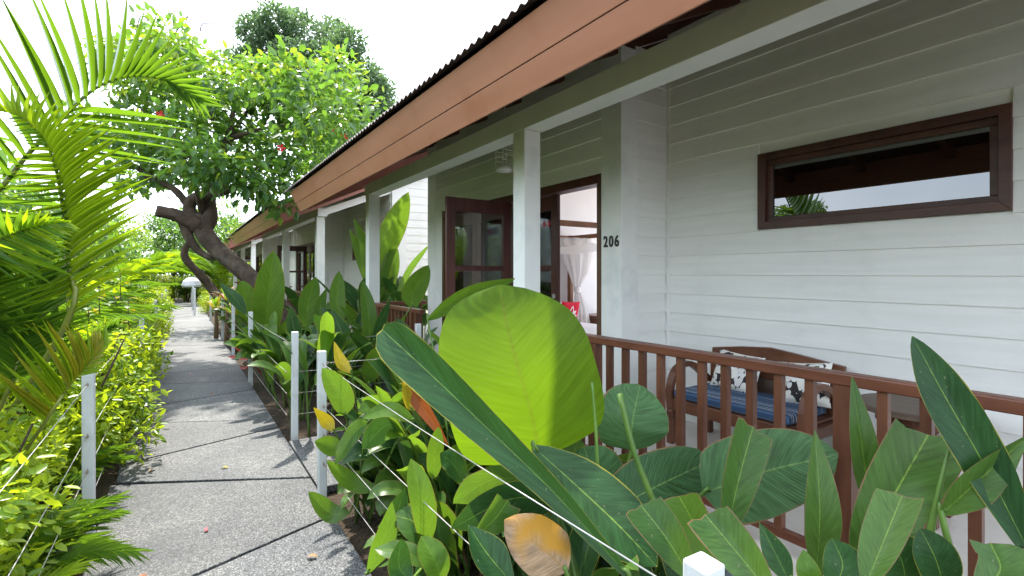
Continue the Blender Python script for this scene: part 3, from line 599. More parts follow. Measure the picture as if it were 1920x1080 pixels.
def petal(cx, cz, ang, L, W, hollow=False):
    pts = []
    for k in range(13):
        t = k / 12; w = W * math.sin(math.pi * t**.8) ; pts.append((t * L, w))
    out = pts + [(a, -b) for a, b in pts[-2:0:-1]]
    ca, sa = math.cos(ang), math.sin(ang)
    vs = [(.0, cx + a * ca - b * sa, cz + a * sa + b * ca) for a, b in out]
    if hollow:
        c = (cx + L * .62 * ca, cz + L * .62 * sa)
        inn = [(.0, c[0] + .55 * (y - c[0]), c[1] + .55 * (z - c[1])) for _, y, z in vs]
        n = len(vs); mo.add(vs + inn, [(i, (i+1) % n, n + (i+1) % n, n + i) for i in range(n)])
    else: mo.add(vs, [tuple(range(len(vs)))])
petal(0, -.035, R(90), .135, .034, True)
for a in (48, 132): petal(0, -.04, R(a), .105, .026)
for a in (14, 166): petal(0, -.05, R(a), .10, .022)
mp = mo.build('lotus_motif', M['motif'], rc); mp.matrix_local = MT((-.066, 0, .0)) @ Matrix.Diagonal((1, 1.35, 1.35, 1))
ns_ = empty('nightstand', (6.28, 6.5, FL)); tag(ns_, 'carved wooden nightstand beside the bed in the room', 'nightstand')
MB().box((-.27, -.24, .52), (.27, .24, .56)).build('top', M['bench'], ns_, bevel=.01); MB().box((-.25, -.22, .36), (.25, .22, .519)).build('drawer_box', M['bench'], ns_, bevel=.01)
MB().box((-.23, -.226, .39), (.23, -.2205, .49)).build('drawer_front', M['bedwood'], ns_, bevel=.004)
for x in (-.16, .16): MB().lathe([(.09, 0), (.09, .05), (.05, .10), (.075, .2), (.045, .3), (.07, .358)], (x, -.1, 0), 10).build('leg', M['bench'], ns_)

# ------------------------------------------------------------------ porch furniture
bn = empty('bench', (0, 0, FL)); tag(bn, 'brown wooden two-seat bench with curved arms under the window', 'bench')
def bb(name, a, b, mat=M['bench'], bev=.008): return MB().box(a, b).build(name, mat, bn, bevel=bev)
BY0, BY1 = 1.44, 2.47
bb('seat_rail', (3.10, BY0 + .05, .26), (3.14, BY1 - .05, .35)); bb('seat_rail', (3.58, BY0 + .05, .26), (3.62, BY1 - .05, .35))
bb('side_rail', (3.141, BY0 + .01, .27), (3.579, BY0 + .05, .34)); bb('side_rail', (3.141, BY1 - .05, .27), (3.579, BY1 - .01, .34))
bb('seat_board', (3.12, BY0 + .052, .341), (3.60, BY1 - .052, .36), bev=.004)
for y in (BY0 + .03, BY1 - .03):
    for x in (3.12, 3.60): bb('leg', (x - .025, y - .028, 0), (x + .025, y + .028, .26))
    arc = catmull([(3.12, y, .26), (3.105, y, .40), (3.15, y, .53), (3.26, y, .59), (3.38, y, .575), (3.50, y, .50), (3.60, y, .43)], 18)
    am = MB(); n = len(arc)
    for i, p in enumerate(arc):
        t = (arc[min(i+1, n-1)] - arc[max(i-1, 0)]).normalized(); nn = Vector((-t.z, 0, t.x)) * .022
        for dy, s_ in ((-.028, -1), (.028, -1), (.028, 1), (-.028, 1)): am.v.append(tuple(p + nn * s_ + Vector((0, dy, 0))))
    am.f = [(i*4+j, i*4+(j+1) % 4, (i+1)*4+(j+1) % 4, (i+1)*4+j) for i in range(n-1) for j in range(4)] + [(3, 2, 1, 0), tuple((n-1)*4+j for j in range(4))]
    am.build('arm', M['bench'], bn, bevel=.006)
for y in (BY0 + .05, BY1 - .11): bb('back_post', (3.585, y, .36), (3.625, y + .06, .60))
MB().prism([(BY0 + .02, .52), (BY1 - .06, .52), (BY1 - .065, .70), (BY1 - .30, .735), ((BY0 + BY1) / 2 - .02, .755), (BY0 + .32, .735), (BY0 + .0, .69)], 0, 3.59, 3.625).build('crest_rail', M['bench'], bn, bevel=.005)
bb('back_panel', (3.60, BY0 + .12, .361), (3.618, BY1 - .13, .519), M['table'], .003)
for i in range(9): bb('back_slat', (3.592, BY0 + .13 + i * .085, .362), (3.5995, BY0 + .20 + i * .085, .518), M['table'], .002)
sc_ = tag(MB().box((3.09, BY0 + .10, FL + .362), (3.57, BY1 - .07, FL + .425)).build('seat_cushion', M['stripe'], bevel=.02), 'blue striped seat cushion on the bench', 'cushion')
for (y, sp_, lb) in ((2.13, 4, 'black, white and green printed pillow at the left end of the bench'), (1.66, -7, 'black, white and green printed pillow at the right end of the bench')):
    o = tag(link('throw_pillow', pillow_mesh('throw_pillow', .37, .30, .12, M['print'], 14, .012)), lb, 'pillow', 'printed pillows on the bench'); pose(o, (3.49, y, FL + .556), 0, 22, sp_)
tb = empty('side_table', (3.30, .985, FL)); tag(tb, 'round brown wooden side table beside the bench', 'table')
MB().lathe([(.245, .555), (.268, .56), (.27, .585), (.258, .59)], k=36).build('table_top', M['table'], tb)
MB().lathe([(.17, .49), (.175, .495), (.175, .554), (.17, .5545)], k=28).build('apron', M['bench'], tb)
for a in range(4):
    x, y = .15 * math.cos(R(45 + 90 * a)), .15 * math.sin(R(45 + 90 * a)); MB().box((x - .022, y - .022, 0), (x + .022, y + .022, .489)).build('leg', M['bench'], tb, bevel=.004)
MB().lathe([(.125, .24), (.125, .262)], k=24).build('shelf', M['rail'], tb)
for a in (45, 135):
    m = MB().box((-.125, -.015, .08), (.125, .015, .11)).build('stretcher', M['bench'], tb); m.rotation_euler.z = R(a); m.location.z = .001 if a == 45 else -.031

# ------------------------------------------------------------------ wire fences
POSTM = MB().box((-.027, -.027, -.06), (.027, .027, .97)).mesh('post', M['post'])
def torus(m, c, r, r2, axis, k=12, q=6):
    axis = Vector(axis).normalized(); a = axis.orthogonal().normalized(); b = axis.cross(a)
    vs = []; 
    for i in range(k):
        t = 2 * math.pi * i / k; rd = a * math.cos(t) + b * math.sin(t)
        for j in range(q):
            s_ = 2 * math.pi * j / q; vs.append(Vector(c) + rd * (r + r2 * math.cos(s_)) + axis * r2 * math.sin(s_))
    m.add(vs, [(i*q+j, i*q+(j+1) % q, ((i+1) % k)*q+(j+1) % q, ((i+1) % k)*q+j) for i in range(k) for j in range(q)])
def fence(label, pts, skip_end=False):
    f = empty('wire_fence', (pts[0][0], pts[0][1], 0)); tag(f, label, 'fence', 'low white post and wire fences')
    o0 = Vector((pts[0][0], pts[0][1], 0))
    for i, (x, y) in enumerate(pts):
        if skip_end and i == 0: continue
        p = link('post', POSTM, f, MT(Vector((x, y, 0)) - o0) @ MR_(R(random.uniform(-4, 4)), 4, 'Z') @ MR_(R(random.uniform(-1, 1)), 4, 'X')); md = p.modifiers.new('bevel', 'BEVEL'); md.width = .005; md.segments = 2
    for (xa, ya), (xb, yb) in zip(pts, pts[1:]):
        a = Vector((xa, ya, 0)) - o0; b = Vector((xb, yb, 0)) - o0; d = (b - a).normalized()
        for z in (.885, .60, .405, .21):
            sag = .012 if z > .8 else .008
            w = MB(); w.tube([a.lerp(b, t) + Vector((0, 0, z - sag * math.sin(math.pi * t))) + d * (.028 if t == 0 else -.028 if t == 1 else 0) for t in (0, .25, .5, .75, 1)], .0019, 6)
            w.build('wire', M['steel'], f, smooth=True)
            for e, s_ in ((a, 1), (b, -1)):
                t_ = MB()
                base = e + d * s_ * .03 + Vector((0, 0, z))
                torus(t_, base + d * s_ * .006, .008, .0025, d.cross(Vector((0, 0, 1))))
                t_.tube([base + d * s_ * q + Vector((.006 * math.cos(q * 700), .006 * math.sin(q * 700), .006 * math.sin(q * 900))) for q in np.linspace(.012, .055, 16)], .002, 5)
                t_.build('wire_tie', M['copper'], f)
    return f
FX = .80
fence('white post and wire fence right of the path before the near bungalow', [(FX, -2.4), (FX, .565), (FX, 3.51)])
fence('white post and wire fence on the near side of the entrance path', [(FX + .0, 3.51), (2.06, 3.55)], True)
fence('white post and wire fence on the far side of the entrance path', [(2.08, 4.85), (FX + .06, 4.83)], False)
fence('white post and wire fence right of the path passing the leaning tree', [(FX, 4.83), (FX, 7.67), (FX, 10.4), (FX, 13.2), (FX, 16.0), (FX, 18.8)], True)
fence('white post and wire fence at the far narrow stretch of the path, right side', [(.42, 21.5), (.42, 24.5), (.42, 27.5)])
fence('white post and wire fence along the left of the path beside the hedge', [(-.43, -2.2), (-.43, .75), (-.43, 3.62), (-.42, 7.9), (-.42, 12.1), (-.42, 16.0), (-.42, 20.0)])

# ------------------------------------------------------------------ leaves and plants
PROF = {
 'strap': [(0, .10), (.12, .5), (.3, .88), (.5, 1), (.7, .92), (.87, .55), (1, .02)],
 'paddle': [(0, .06), (.07, .45), (.2, .82), (.45, 1), (.7, .92), (.88, .55), (1, .02)],
 'round': [(0, .04), (.05, .42), (.15, .76), (.35, .98), (.58, 1), (.78, .84), (.92, .52), (1, .10)],
 'cut': [(0, .08), (.2, .58), (.5, .90), (.8, 1), (.95, 1), (1, .97)],
 'lance': [(0, .10), (.15, .55), (.4, 1), (.65, .85), (.88, .35), (1, .01)],
 'strap2': [(0, .10), (.2, .40), (.45, .70), (.65, .92), (.84, 1), (.95, .80), (1, .30)],
 'giant': [(0, .05), (.035, .42), (.10, .80), (.22, .97), (.42, 1), (.62, .95), (.80, .76), (.92, .46), (1, .04)],
}
def leaf_mesh(name, spine, hw, prof, side, mat, fold=.18, wave=0, nv=14, nu=6, curl=0, ragged=0):
    pts = catmull(spine, nv); pr = PROF[prof]
    vs = []; uvs = []
    ph = random.uniform(0, 6); sk = random.uniform(-.35, .35)
    for i, p in enumerate(pts):
        t = (pts[min(i + 1, nv)] - pts[max(i - 1, 0)]).normalized(); v = i / nv
        sd = side[i] if isinstance(side, list) else side
        sd = (sd - t * sd.dot(t)).normalized(); nn = t.cross(sd)
        w = interp(pr, v) * hw
        for j in range(nu + 1):
            s_ = j / (nu / 2) - 1; a = abs(s_)
            ww2 = w * (1 + (random.uniform(-ragged, ragged) if a > .99 else 0))
            h = fold * a * w - curl * a * a * w + wave * math.sin(ph + v * 17 + (2.1 if s_ > 0 else 0)) * a * a * hw
            q = p + sd * (s_ * ww2) + nn * h
            if prof == 'cut' and v > .99: q = q + t * ((random.uniform(-.13, .06) + sk * s_) * hw)
            vs.append(q); uvs.append((s_ * .5 + .5, v))
    k = nu + 1
    fs = [(i*k+j, i*k+j+1, (i+1)*k+j+1, (i+1)*k+j) for i in range(nv) for j in range(nu)]
    m = MB(); m.add(vs, fs); me = m.mesh(name, mat, True)
    ul = me.uv_layers.new(name='UVMap')
    li = np.empty(len(me.loops), dtype=np.int32); me.loops.foreach_get('vertex_index', li)
    ul.data.foreach_set('uv', np.array(uvs, dtype=np.float32)[li].ravel())
    return me
VIEW = Vector((SA, CA, 0))
def hero_plant(name, base, label, cat, leaves, group=None, stalk=M['stalk'], sr=.011):
    """a plant whose leaves were measured in the photograph: every leaf has its spine, width and roll"""
    base = Vector(base); r = empty(name, base); tag(r, label, cat, group)
    for L in leaves:
        pts, wpx, prof, roll, mat = L[:5]; kw = L[5] if len(L) > 5 else {}
        sp = [P(*q) for q in pts]; d = sum(q[2] for q in pts) / len(pts)
        tng = (sp[-1] - sp[0]).normalized(); mid = (sp[0] + sp[-1]) * .5 - Vector((0, 0, CAM_H))
        vd = mid.normalized()
        side = tng.cross(vd).normalized(); side = Quaternion(tng, R(roll)) @ side
        hw = wpx / 2 * d / F_PX / max(.35, math.cos(R(roll)))
        kw = dict(kw); st = kw.pop('stalk', True); lab = kw.pop('lab', None); srr = kw.pop('sr', sr)
        sp = [q - base for q in sp]
        o = link('leaf', leaf_mesh('leaf', sp, hw, prof, side, M[mat], **kw), r)
        if lab: o['label'] = lab
        if st:
            b = sp[0]; g0 = Vector((b.x * .12 + random.uniform(-.06, .06), b.y * .12 + random.uniform(-.06, .06), -.06))
            c1 = g0.lerp(b, .55) + Vector((0, 0, .12)); 
            if b.z > -.02: MB().tube(catmull([g0, c1, b, b + (sp[1] - sp[0]) * .12], 10), [srr * (1 - .05 * i) for i in range(11)], 7).build('stalk', stalk, r, smooth=True)
    return r
def stalk_px(parent, pts, r, mat, taper=.4):
    b = parent.location; q = catmull([P(*p) - b for p in pts], 12)
    return MB().tube(q, [r * (1 - (1 - taper) * i / 12) for i in range(13)], 7).build('stalk', mat, parent, smooth=True)
A = hero_plant('broad_leaf_plant', (1.50, 1.45, -.05), 'broad-leaved plant with one huge sunlit yellow-green leaf before the railing', 'plant', [
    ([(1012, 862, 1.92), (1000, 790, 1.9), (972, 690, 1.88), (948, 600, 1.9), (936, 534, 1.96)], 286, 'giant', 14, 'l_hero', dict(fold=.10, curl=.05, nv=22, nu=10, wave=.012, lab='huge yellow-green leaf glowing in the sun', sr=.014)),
    ([(1184, 844, 2.1), (1186, 790, 2.08), (1200, 722, 2.15)], 128, 'round', 18, 'l_broad', dict(fold=.16, curl=.1, wave=.03)),
    ([(1128, 940, 2.0), (1112, 890, 2.0), (1095, 838, 2.05)], 118, 'round', -25, 'l_broad', dict(fold=.12, wave=.03)),
    ([(1138, 962, 1.8), (1225, 915, 1.85), (1335, 862, 1.95)], 118, 'round', 10, 'l_broad', dict(fold=.15, wave=.05, curl=.1)),
    ([(1318, 925, 1.72), (1430, 885, 1.74), (1572, 852, 1.75)], 150, 'giant', 8, 'l_broad', dict(fold=.12, wave=.04, curl=.12, nv=18, nu=8)),
])
stalk_px(A, [(1122, 930, 1.75), (1118, 820, 1.78), (1110, 716, 1.8)], .008, M['stalk'], .6)
stalk_px(A, [(1258, 1062, 1.5), (1232, 960, 1.5), (1190, 850, 1.52), (1162, 738, 1.55)], .011, M['stalk'], .75)
Bp = hero_plant('strap_leaf_plant', (1.12, 1.02, -.05), 'plant with a long dark strap leaf slanting across the huge sunlit leaf', 'plant', [
    ([(1182, 1085, 1.36), (1040, 925, 1.45), (900, 790, 1.58), (795, 690, 1.72), (716, 618, 1.85)], 86, 'strap2', -14, 'l_dark', dict(fold=.38, nv=22, lab='long dark green strap leaf with pale midrib')),
    ([(1000, 838, 1.72), (1080, 910, 1.62), (1160, 985, 1.52), (1232, 1062, 1.45)], 118, 'strap', -20, 'l_dark', dict(fold=.14)),
    ([(962, 1095, 1.42), (915, 1040, 1.44), (878, 985, 1.48)], 62, 'lance', 25, 'l_dark', dict(fold=.25)),
    ([(1045, 945, 1.66), (960, 935, 1.7), (845, 992, 1.72)], 62, 'paddle', -35, 'l_dark', dict(fold=.12, wave=.05)),
    ([(1000, 900, 1.8), (920, 900, 1.85), (850, 945, 1.9)], 50, 'paddle', -35, 'l_mid', dict(fold=.1, wave=.12)),
    ([(890, 1010, 1.52), (930, 970, 1.55), (952, 938, 1.58)], 54, 'cut', 35, 'l_mid', dict(fold=.2)),
    ([(1062, 1072, 1.5), (1020, 1030, 1.5), (945, 975, 1.52)], 100, 'paddle', 5, 'l_dead', dict(fold=.12, wave=.08, curl=.15, lab='withered tan and orange leaf hanging low')),
])
C_ = hero_plant('ginger_plant', (1.30, .62, -.05), 'clump of upright dark ginger leaves with trimmed tips behind the nearest fence post', 'plant', [
    ([(1362, 1005, 1.5), (1385, 900, 1.52), (1412, 800, 1.55)], 66, 'cut', 20, 'l_mid', dict(fold=.34)),
    ([(1530, 1090, 1.4), (1537, 960, 1.4), (1528, 806, 1.46)], 58, 'lance', 25, 'l_mid', dict(fold=.4)),
    ([(1636, 975, 1.5), (1618, 850, 1.5), (1597, 704, 1.55)], 46, 'lance', 25, 'l_mid', dict(fold=.4)),
    ([(1605, 1080, 1.34), (1665, 950, 1.36), (1742, 812, 1.42)], 116, 'cut', 18, 'l_mid', dict(fold=.3, nv=18)),
    ([(1622, 1100, 1.16), (1655, 1020, 1.18), (1692, 928, 1.22)], 70, 'cut', -22, 'l_mid', dict(fold=.34)),
    ([(1296, 1085, 1.24), (1250, 1010, 1.26), (1202, 948, 1.3)], 74, 'cut', 12, 'l_mid', dict(fold=.36)),
    ([(1352, 1075, 1.3), (1312, 1000, 1.33), (1272, 928, 1.36)], 74, 'cut', -15, 'l_mid', dict(fold=.36)),
    ([(1450, 1120, 1.12), (1385, 1040, 1.15), (1322, 965, 1.2)], 82, 'cut', 10, 'l_mid', dict(fold=.36)),
    ([(1482, 1095, 1.25), (1455, 1040, 1.28), (1424, 980, 1.32)], 46, 'lance', 0, 'l_dark', {}),
    ([(1525, 1110, 1.15), (1515, 1070, 1.15), (1507, 1030, 1.18)], 40, 'lance', 0, 'l_lit', {}),
    ([(1560, 1110, 1.2), (1580, 1060, 1.22), (1560, 1010, 1.26)], 70, 'paddle', 30, 'l_dark', {}),
    ([(1700, 1110, 1.25), (1690, 1050, 1.25), (1655, 1000, 1.28)], 80, 'paddle', 30, 'l_dark', {}),
])
D_ = hero_plant('ginger_plant', (1.55, .22, -.05), 'ginger plant with a long dark leaf crossing the railing at the right edge', 'plant', [
    ([(1945, 1065, 1.16), (1850, 880, 1.22), (1770, 740, 1.28), (1710, 630, 1.34)], 78, 'strap', 12, 'l_dark', dict(fold=.34, nv=20, lab='long dark leaf reaching above the railing')),
    ([(1765, 965, 1.25), (1830, 905, 1.22), (1930, 815, 1.2)], 56, 'lance', 35, 'l_mid', dict(fold=.35)),
    ([(1830, 1110, 1.1), (1875, 1070, 1.12), (1858, 1020, 1.16)], 84, 'cut', 15, 'l_mid', dict(fold=.36)),
    ([(1770, 1105, 1.2), (1755, 1050, 1.2), (1725, 990, 1.22)], 70, 'paddle', 20, 'l_dark', {}),
    ([(1900, 1120, 1.15), (1915, 1075, 1.15), (1880, 1030, 1.18)], 60, 'cut', 0, 'l_mid', {}),
])
stalk_px(D_, [(1742, 1010, 1.28), (1765, 900, 1.28), (1806, 736, 1.3)], .010, M['stalk'], .25)
E_ = hero_plant('canna_plant', (.98, 3.18, -.05), 'leafy plant with yellow-tipped leaves poking through the corner fence post wires', 'plant', [
    ([(648, 778, 2.95), (638, 740, 2.95), (604, 690, 2.9)], 44, 'paddle', 20, 'l_lit', {}),
    ([(626, 808, 3.0), (612, 790, 3.0), (588, 764, 2.95)], 24, 'lance', 0, 'l_yellow', {}),
    ([(640, 850, 3.0), (622, 838, 3.0), (590, 828, 2.95)], 34, 'paddle', 20, 'l_lit', {}),
    ([(655, 962, 2.9), (620, 962, 2.9), (578, 922, 2.85)], 34, 'paddle', 10, 'l_mid', {}),
    ([(705, 918, 2.75), (660, 905, 2.75), (612, 864, 2.7)], 30, 'paddle', 15, 'l_lit', {}),
    ([(692, 792, 2.6), (665, 810, 2.6), (628, 872, 2.55)], 30, 'paddle', 20, 'l_mid', dict(wave=.1)),
    ([(776, 790, 2.4), (730, 768, 2.4), (680, 784, 2.4)], 28, 'paddle', 20, 'l_lit', {}),
    ([(660, 700, 3.0), (640, 680, 3.0), (626, 640, 3.0)], 22, 'lance', 20, 'l_yellow', {}),
], sr=.008)
F_ = hero_plant('canna_plant', (1.25, 2.35, -.05), 'leafy plant with one yellow and one rusty leaf left of the huge leaf', 'plant', [
    ([(802, 1022, 1.95), (792, 940, 1.95), (770, 860, 1.98)], 46, 'paddle', 15, 'l_lit', {}),
    ([(774, 772, 2.3), (770, 735, 2.3), (766, 690, 2.3)], 32, 'paddle', 10, 'l_yellow', dict(lab='yellow leaf')),
    ([(752, 712, 2.3), (790, 760, 2.3), (842, 836, 2.28)], 26, 'lance', 20, 'l_orange', dict(lab='rusty orange leaf')),
    ([(752, 795, 2.5), (720, 800, 2.5), (680, 842, 2.5)], 46, 'paddle', -20, 'l_dark', {}),
    ([(812, 900, 2.1), (815, 850, 2.1), (822, 800, 2.12)], 30, 'paddle', 20, 'l_lit', {}),
    ([(870, 905, 2.0), (850, 870, 2.0), (825, 850, 2.0)], 40, 'paddle', 25, 'l_dark', dict(wave=.1)),
    ([(802, 600, 3.1), (850, 565, 3.05), (900, 540, 3.0), (966, 522, 2.95)], 34, 'strap', 40, 'l_mid', dict(fold=.4)),
    ([(730, 1010, 2.1), (745, 960, 2.1), (760, 915, 2.1)], 40, 'lance', 10, 'l_dark', {}),
    ([(690, 1075, 2.0), (720, 1010, 2.0), (735, 940, 2.0)], 40, 'lance', 30, 'l_mid', {}),
    ([(800, 1060, 1.8), (760, 1035, 1.8), (702, 1030, 1.82)], 34, 'paddle', 20, 'l_mid', dict(wave=.1)),
    ([(830, 1090, 1.7), (815, 1050, 1.7), (790, 1005, 1.75)], 50, 'paddle', 20, 'l_lit', {}),
    ([(770, 1090, 1.75), (748, 1060, 1.75), (752, 1010, 1.75)], 44, 'paddle', 20, 'l_dark', {}),
], sr=.009)
G_ = hero_plant('heliconia', (1.55, 5.6, -.05), 'heliconia with pale upright leaves before the second porch column', 'plant', [
    ([(690, 690, 5.1), (692, 600, 5.1), (680, 526, 5.15)], 28, 'paddle', 20, 'l_mid', {}),
    ([(772, 575, 5.4), (776, 545, 5.4), (804, 497, 5.4)], 42, 'paddle', 10, 'l_lit', {}),
    ([(720, 690, 4.9), (735, 640, 4.9), (760, 590, 4.9)], 24, 'lance', 20, 'l_lit', {}),
    ([(690, 720, 4.6), (700, 680, 4.6), (720, 645, 4.6)], 36, 'paddle', 15, 'l_lit', {}),
    ([(640, 610, 5.9), (632, 560, 5.9), (636, 508, 5.9)], 28, 'paddle', 10, 'l_mid', {}),
    ([(660, 650, 5.3), (640, 620, 5.3), (622, 580, 5.3)], 30, 'lance', 0, 'l_dark', {}),
    ([(800, 650, 4.8), (770, 640, 4.8), (742, 596, 4.8)], 30, 'paddle', 15, 'l_dark', {}),
    ([(700, 640, 5.0), (715, 600, 5.0), (732, 560, 5.0)], 18, 'lance', 20, 'l_dark', {}),
], sr=.012)
H_ = hero_plant('heliconia', (1.22, 6.9, -.05), 'heliconia with one tall pale leaf standing before the leaning trunk', 'plant', [
    ([(498, 645, 7.3), (503, 560, 7.3), (513, 470, 7.35)], 52, 'paddle', 12, 'l_lit', dict(nv=18)),
    ([(466, 600, 7.5), (460, 565, 7.5), (455, 526, 7.5)], 40, 'paddle', 15, 'l_lit', {}),
    ([(462, 590, 7.2), (440, 560, 7.2), (412, 530, 7.2)], 22, 'lance', 30, 'l_dark', {}),
    ([(575, 615, 6.4), (578, 565, 6.4), (593, 520, 6.4)], 34, 'paddle', 10, 'l_mid', {}),
    ([(520, 650, 7), (535, 620, 7), (560, 590, 7)], 30, 'paddle', 20, 'l_mid', {}),
    ([(560, 650, 6.4), (550, 610, 6.4), (545, 575, 6.4)], 26, 'lance', 0, 'l_dark', {}),
    ([(610, 620, 6.2), (600, 580, 6.2), (612, 540, 6.2)], 22, 'lance', 0, 'l_mid', {}),
    ([(540, 700, 6.2), (525, 650, 6.2), (500, 630, 6.2)], 30, 'paddle', 20, 'l_dark', {}),
], sr=.014)
I_ = hero_plant('banana_plant', (2.75, 8.0, -.05), 'tall banana-like plant rising behind the far porch column in the gap between houses', 'plant', [
    ([(702, 575, 8.3), (715, 480, 8.3), (740, 420, 8.3), (766, 360, 8.3)], 46, 'paddle', 15, 'l_lit', dict(nv=18)),
    ([(692, 545, 8.5), (676, 480, 8.5), (655, 430, 8.5)], 22, 'lance', 30, 'l_lit', {}),
    ([(694, 530, 8.4), (682, 460, 8.4), (663, 408, 8.4)], 20, 'lance', 30, 'l_lit', {}),
    ([(712, 560, 8.4), (725, 520, 8.4), (742, 458, 8.4)], 36, 'paddle', 20, 'l_mid', {}),
    ([(735, 580, 8.2), (765, 510, 8.2), (805, 458, 8.2)], 12, 'strap', 30, 'l_mid', {}),
    ([(690, 600, 8.4), (665, 560, 8.4), (628, 520, 8.4)], 26, 'paddle', 20, 'l_dark', {}),
], sr=.03)
# red heliconia flowers on the fence
def bracts(parent, pts, L):
    b = parent.location; q = [P(*p) - b for p in pts]
    MB().tube(catmull(q, 10), .009, 6).build('flower_stem', M['l_bract'], parent, smooth=True)
    for i, p in enumerate(q):
        s_ = 1 if i % 2 else -1
        tip = p + Vector((-.45 * s_, .2, -.55 + .4 * (i % 2))).normalized() * L * (1 - .1 * i)
        link('bract', leaf_mesh('bract', [p, p.lerp(tip, .5) + Vector((0, 0, -.02)), tip], L * .13, 'lance', Vector((.3, .9, .2)), M['l_bract'], fold=.9, nv=6, nu=2), parent)
bracts(H_, [(494, 655, 6.9), (478, 662, 6.9), (466, 668, 6.9), (452, 660, 6.9), (440, 652, 6.9)], .26)
bracts(H_, [(480, 690, 6.8), (470, 682, 6.8), (462, 690, 6.8)], .18)

def generic_clump(seed, shoots, h, lw, mats, spread=.16, nl=(2, 3), lean=12, ll=.55):
    """(kind, mesh) parts of one leafy clump around the origin, reused by every copy"""
    rg = random.Random(seed); parts = []
    for s_ in range(shoots):
        a = rg.uniform(0, 6.28); r0 = spread * rg.uniform(.1, 1); b = Vector((r0 * math.cos(a), r0 * math.sin(a), -.05))
        hh = h * rg.uniform(.55, 1); out = Vector((math.cos(a), math.sin(a), 0))
        top = b + out * math.tan(R(rg.uniform(0, lean))) * hh + Vector((0, 0, hh * .62))
        parts.append(('stalk', MB().tube(catmull([b, b.lerp(top, .5) + Vector((0, 0, .03)), top], 5), [.013, .012, .011, .010, .009, .008], 6).mesh('stalk', M['stalk'] if rg.random() < .8 else M['stalkdry'], True)))
        n = rg.randint(*nl)
        for k in range(n):
            az = a + rg.uniform(-1.4, 1.4) if k else a + rg.uniform(-.5, .5)
            o2 = Vector((math.cos(az), math.sin(az), 0)); L = ll * rg.uniform(.7, 1.1) * (.8 + .4 * h)
            p0 = b.lerp(top, 1 - .22 * k * rg.uniform(.6, 1)); e = R(rg.uniform(55, 82)); dr = rg.uniform(.15, .8)
            p1 = p0 + (o2 * math.cos(e) + Vector((0, 0, math.sin(e)))) * L * .45
            e2 = e - dr; p2 = p1 + (o2 * math.cos(e2) + Vector((0, 0, math.sin(e2)))) * L * .35
            e3 = e2 - dr; p3 = p2 + (o2 * math.cos(e3) + Vector((0, 0, math.sin(e3)))) * L * .25
            sd = Vector((-o2.y, o2.x, 0)); sd = Quaternion(o2, rg.uniform(-.7, .7)) @ sd
            random.seed(seed * 100 + s_ * 10 + k)
            parts.append(('leaf', leaf_mesh('leaf', [p0, p1, p2, p3], lw * L * rg.uniform(.75, 1.15), rg.choice(['paddle', 'paddle', 'strap', 'cut' if rg.random() < .25 else 'paddle']), sd, M[rg.choice(mats)], fold=rg.uniform(.1, .4), wave=rg.uniform(0, .06), nv=9, nu=4)))
    return parts
CL = [generic_clump(11, 6, 1.15, .13, ['l_mid', 'l_mid', 'l_dark', 'l_lit']), generic_clump(12, 7, 1.0, .14, ['l_mid', 'l_dark', 'l_dark']), generic_clump(13, 5, 1.3, .12, ['l_mid', 'l_lit', 'l_dark']),
      generic_clump(14, 7, .85, .16, ['l_dark', 'l_mid', 'l_dark']), generic_clump(15, 8, .55, .17, ['l_dark', 'l_dark', 'l_mid'], lean=30), generic_clump(16, 8, .5, .2, ['l_dark', 'l_mid'], lean=35)]
def place(name, parts, loc, rz, sc, label, cat, group):
    r = empty(name, loc); r.rotation_euler.z = rz; r.scale = (sc, sc, sc); tag(r, label, cat, group)
    for nme, me in parts: link(nme, me, r)
    return r
WORDS = 'first second third fourth fifth sixth seventh eighth ninth tenth eleventh twelfth thirteenth fourteenth fifteenth sixteenth seventeenth eighteenth nineteenth twentieth'.split()
rg = random.Random(5)
def row(spots, kinds, name, text, group, cat='plant'):
    spots = sorted(spots, key=lambda q: q[1])
    for i, (x, y, s_) in enumerate(spots):
        place(name, CL[rg.choice(kinds)], (x, y, -.05), rg.uniform(0, 6.28), s_, text % WORDS[i], cat, group)
row([(1.0, .85, .75), (1.4, 1.0, .8), (1.15, 1.35, .75), (1.2, 1.75, .8), (1.5, 1.9, .85), (1.25, 2.15, .8), (1.05, .25, .6), (1.4, 2.4, .9), (1.14, 2.65, .62), (1.12, 3.1, .6), (1.12, 2.2, .62), (1.3, 2.9, .75), (1.85, 2.2, .8)], [4, 5, 3], 'low_ginger', 'low dark-leaved clump in the near bed, %s back from the nearest fence post', 'low clumps in the near bed')
row([(1.12, 2.5, .72), (1.13, 2.95, .75), (1.14, 3.32, .7), (1.35, 2.75, .9), (1.75, 2.85, .95), (1.4, 3.2, .9), (1.8, 3.3, .9), (1.5, 2.95, .75)], [0, 1, 3], 'heliconia', 'upright heliconia clump on the near side of the entrance path, %s from the camera', 'heliconias beside the entrance path')
spots2 = [(1.08 + (k % 3) * .42 + rg.uniform(-.08, .08), 5.05 + (k // 3) * .62 + rg.uniform(-.15, .15), rg.uniform(.75, 1.0)) for k in range(18)]
row(spots2, [0, 1, 2, 3], 'heliconia', 'upright heliconia clump beyond the entrance path, %s back along the bed', 'heliconias beyond the entrance path')
spots3 = [(1.15 + (k % 2) * .55 + rg.uniform(-.1, .1), 9.6 + (k // 2) * .95 + rg.uniform(-.2, .2), rg.uniform(.75, 1.0)) for k in range(20)]
row(spots3, [0, 1, 3, 4], 'heliconia', 'heliconia clump before the second bungalow, %s past the leaning tree', 'heliconias before the second bungalow')
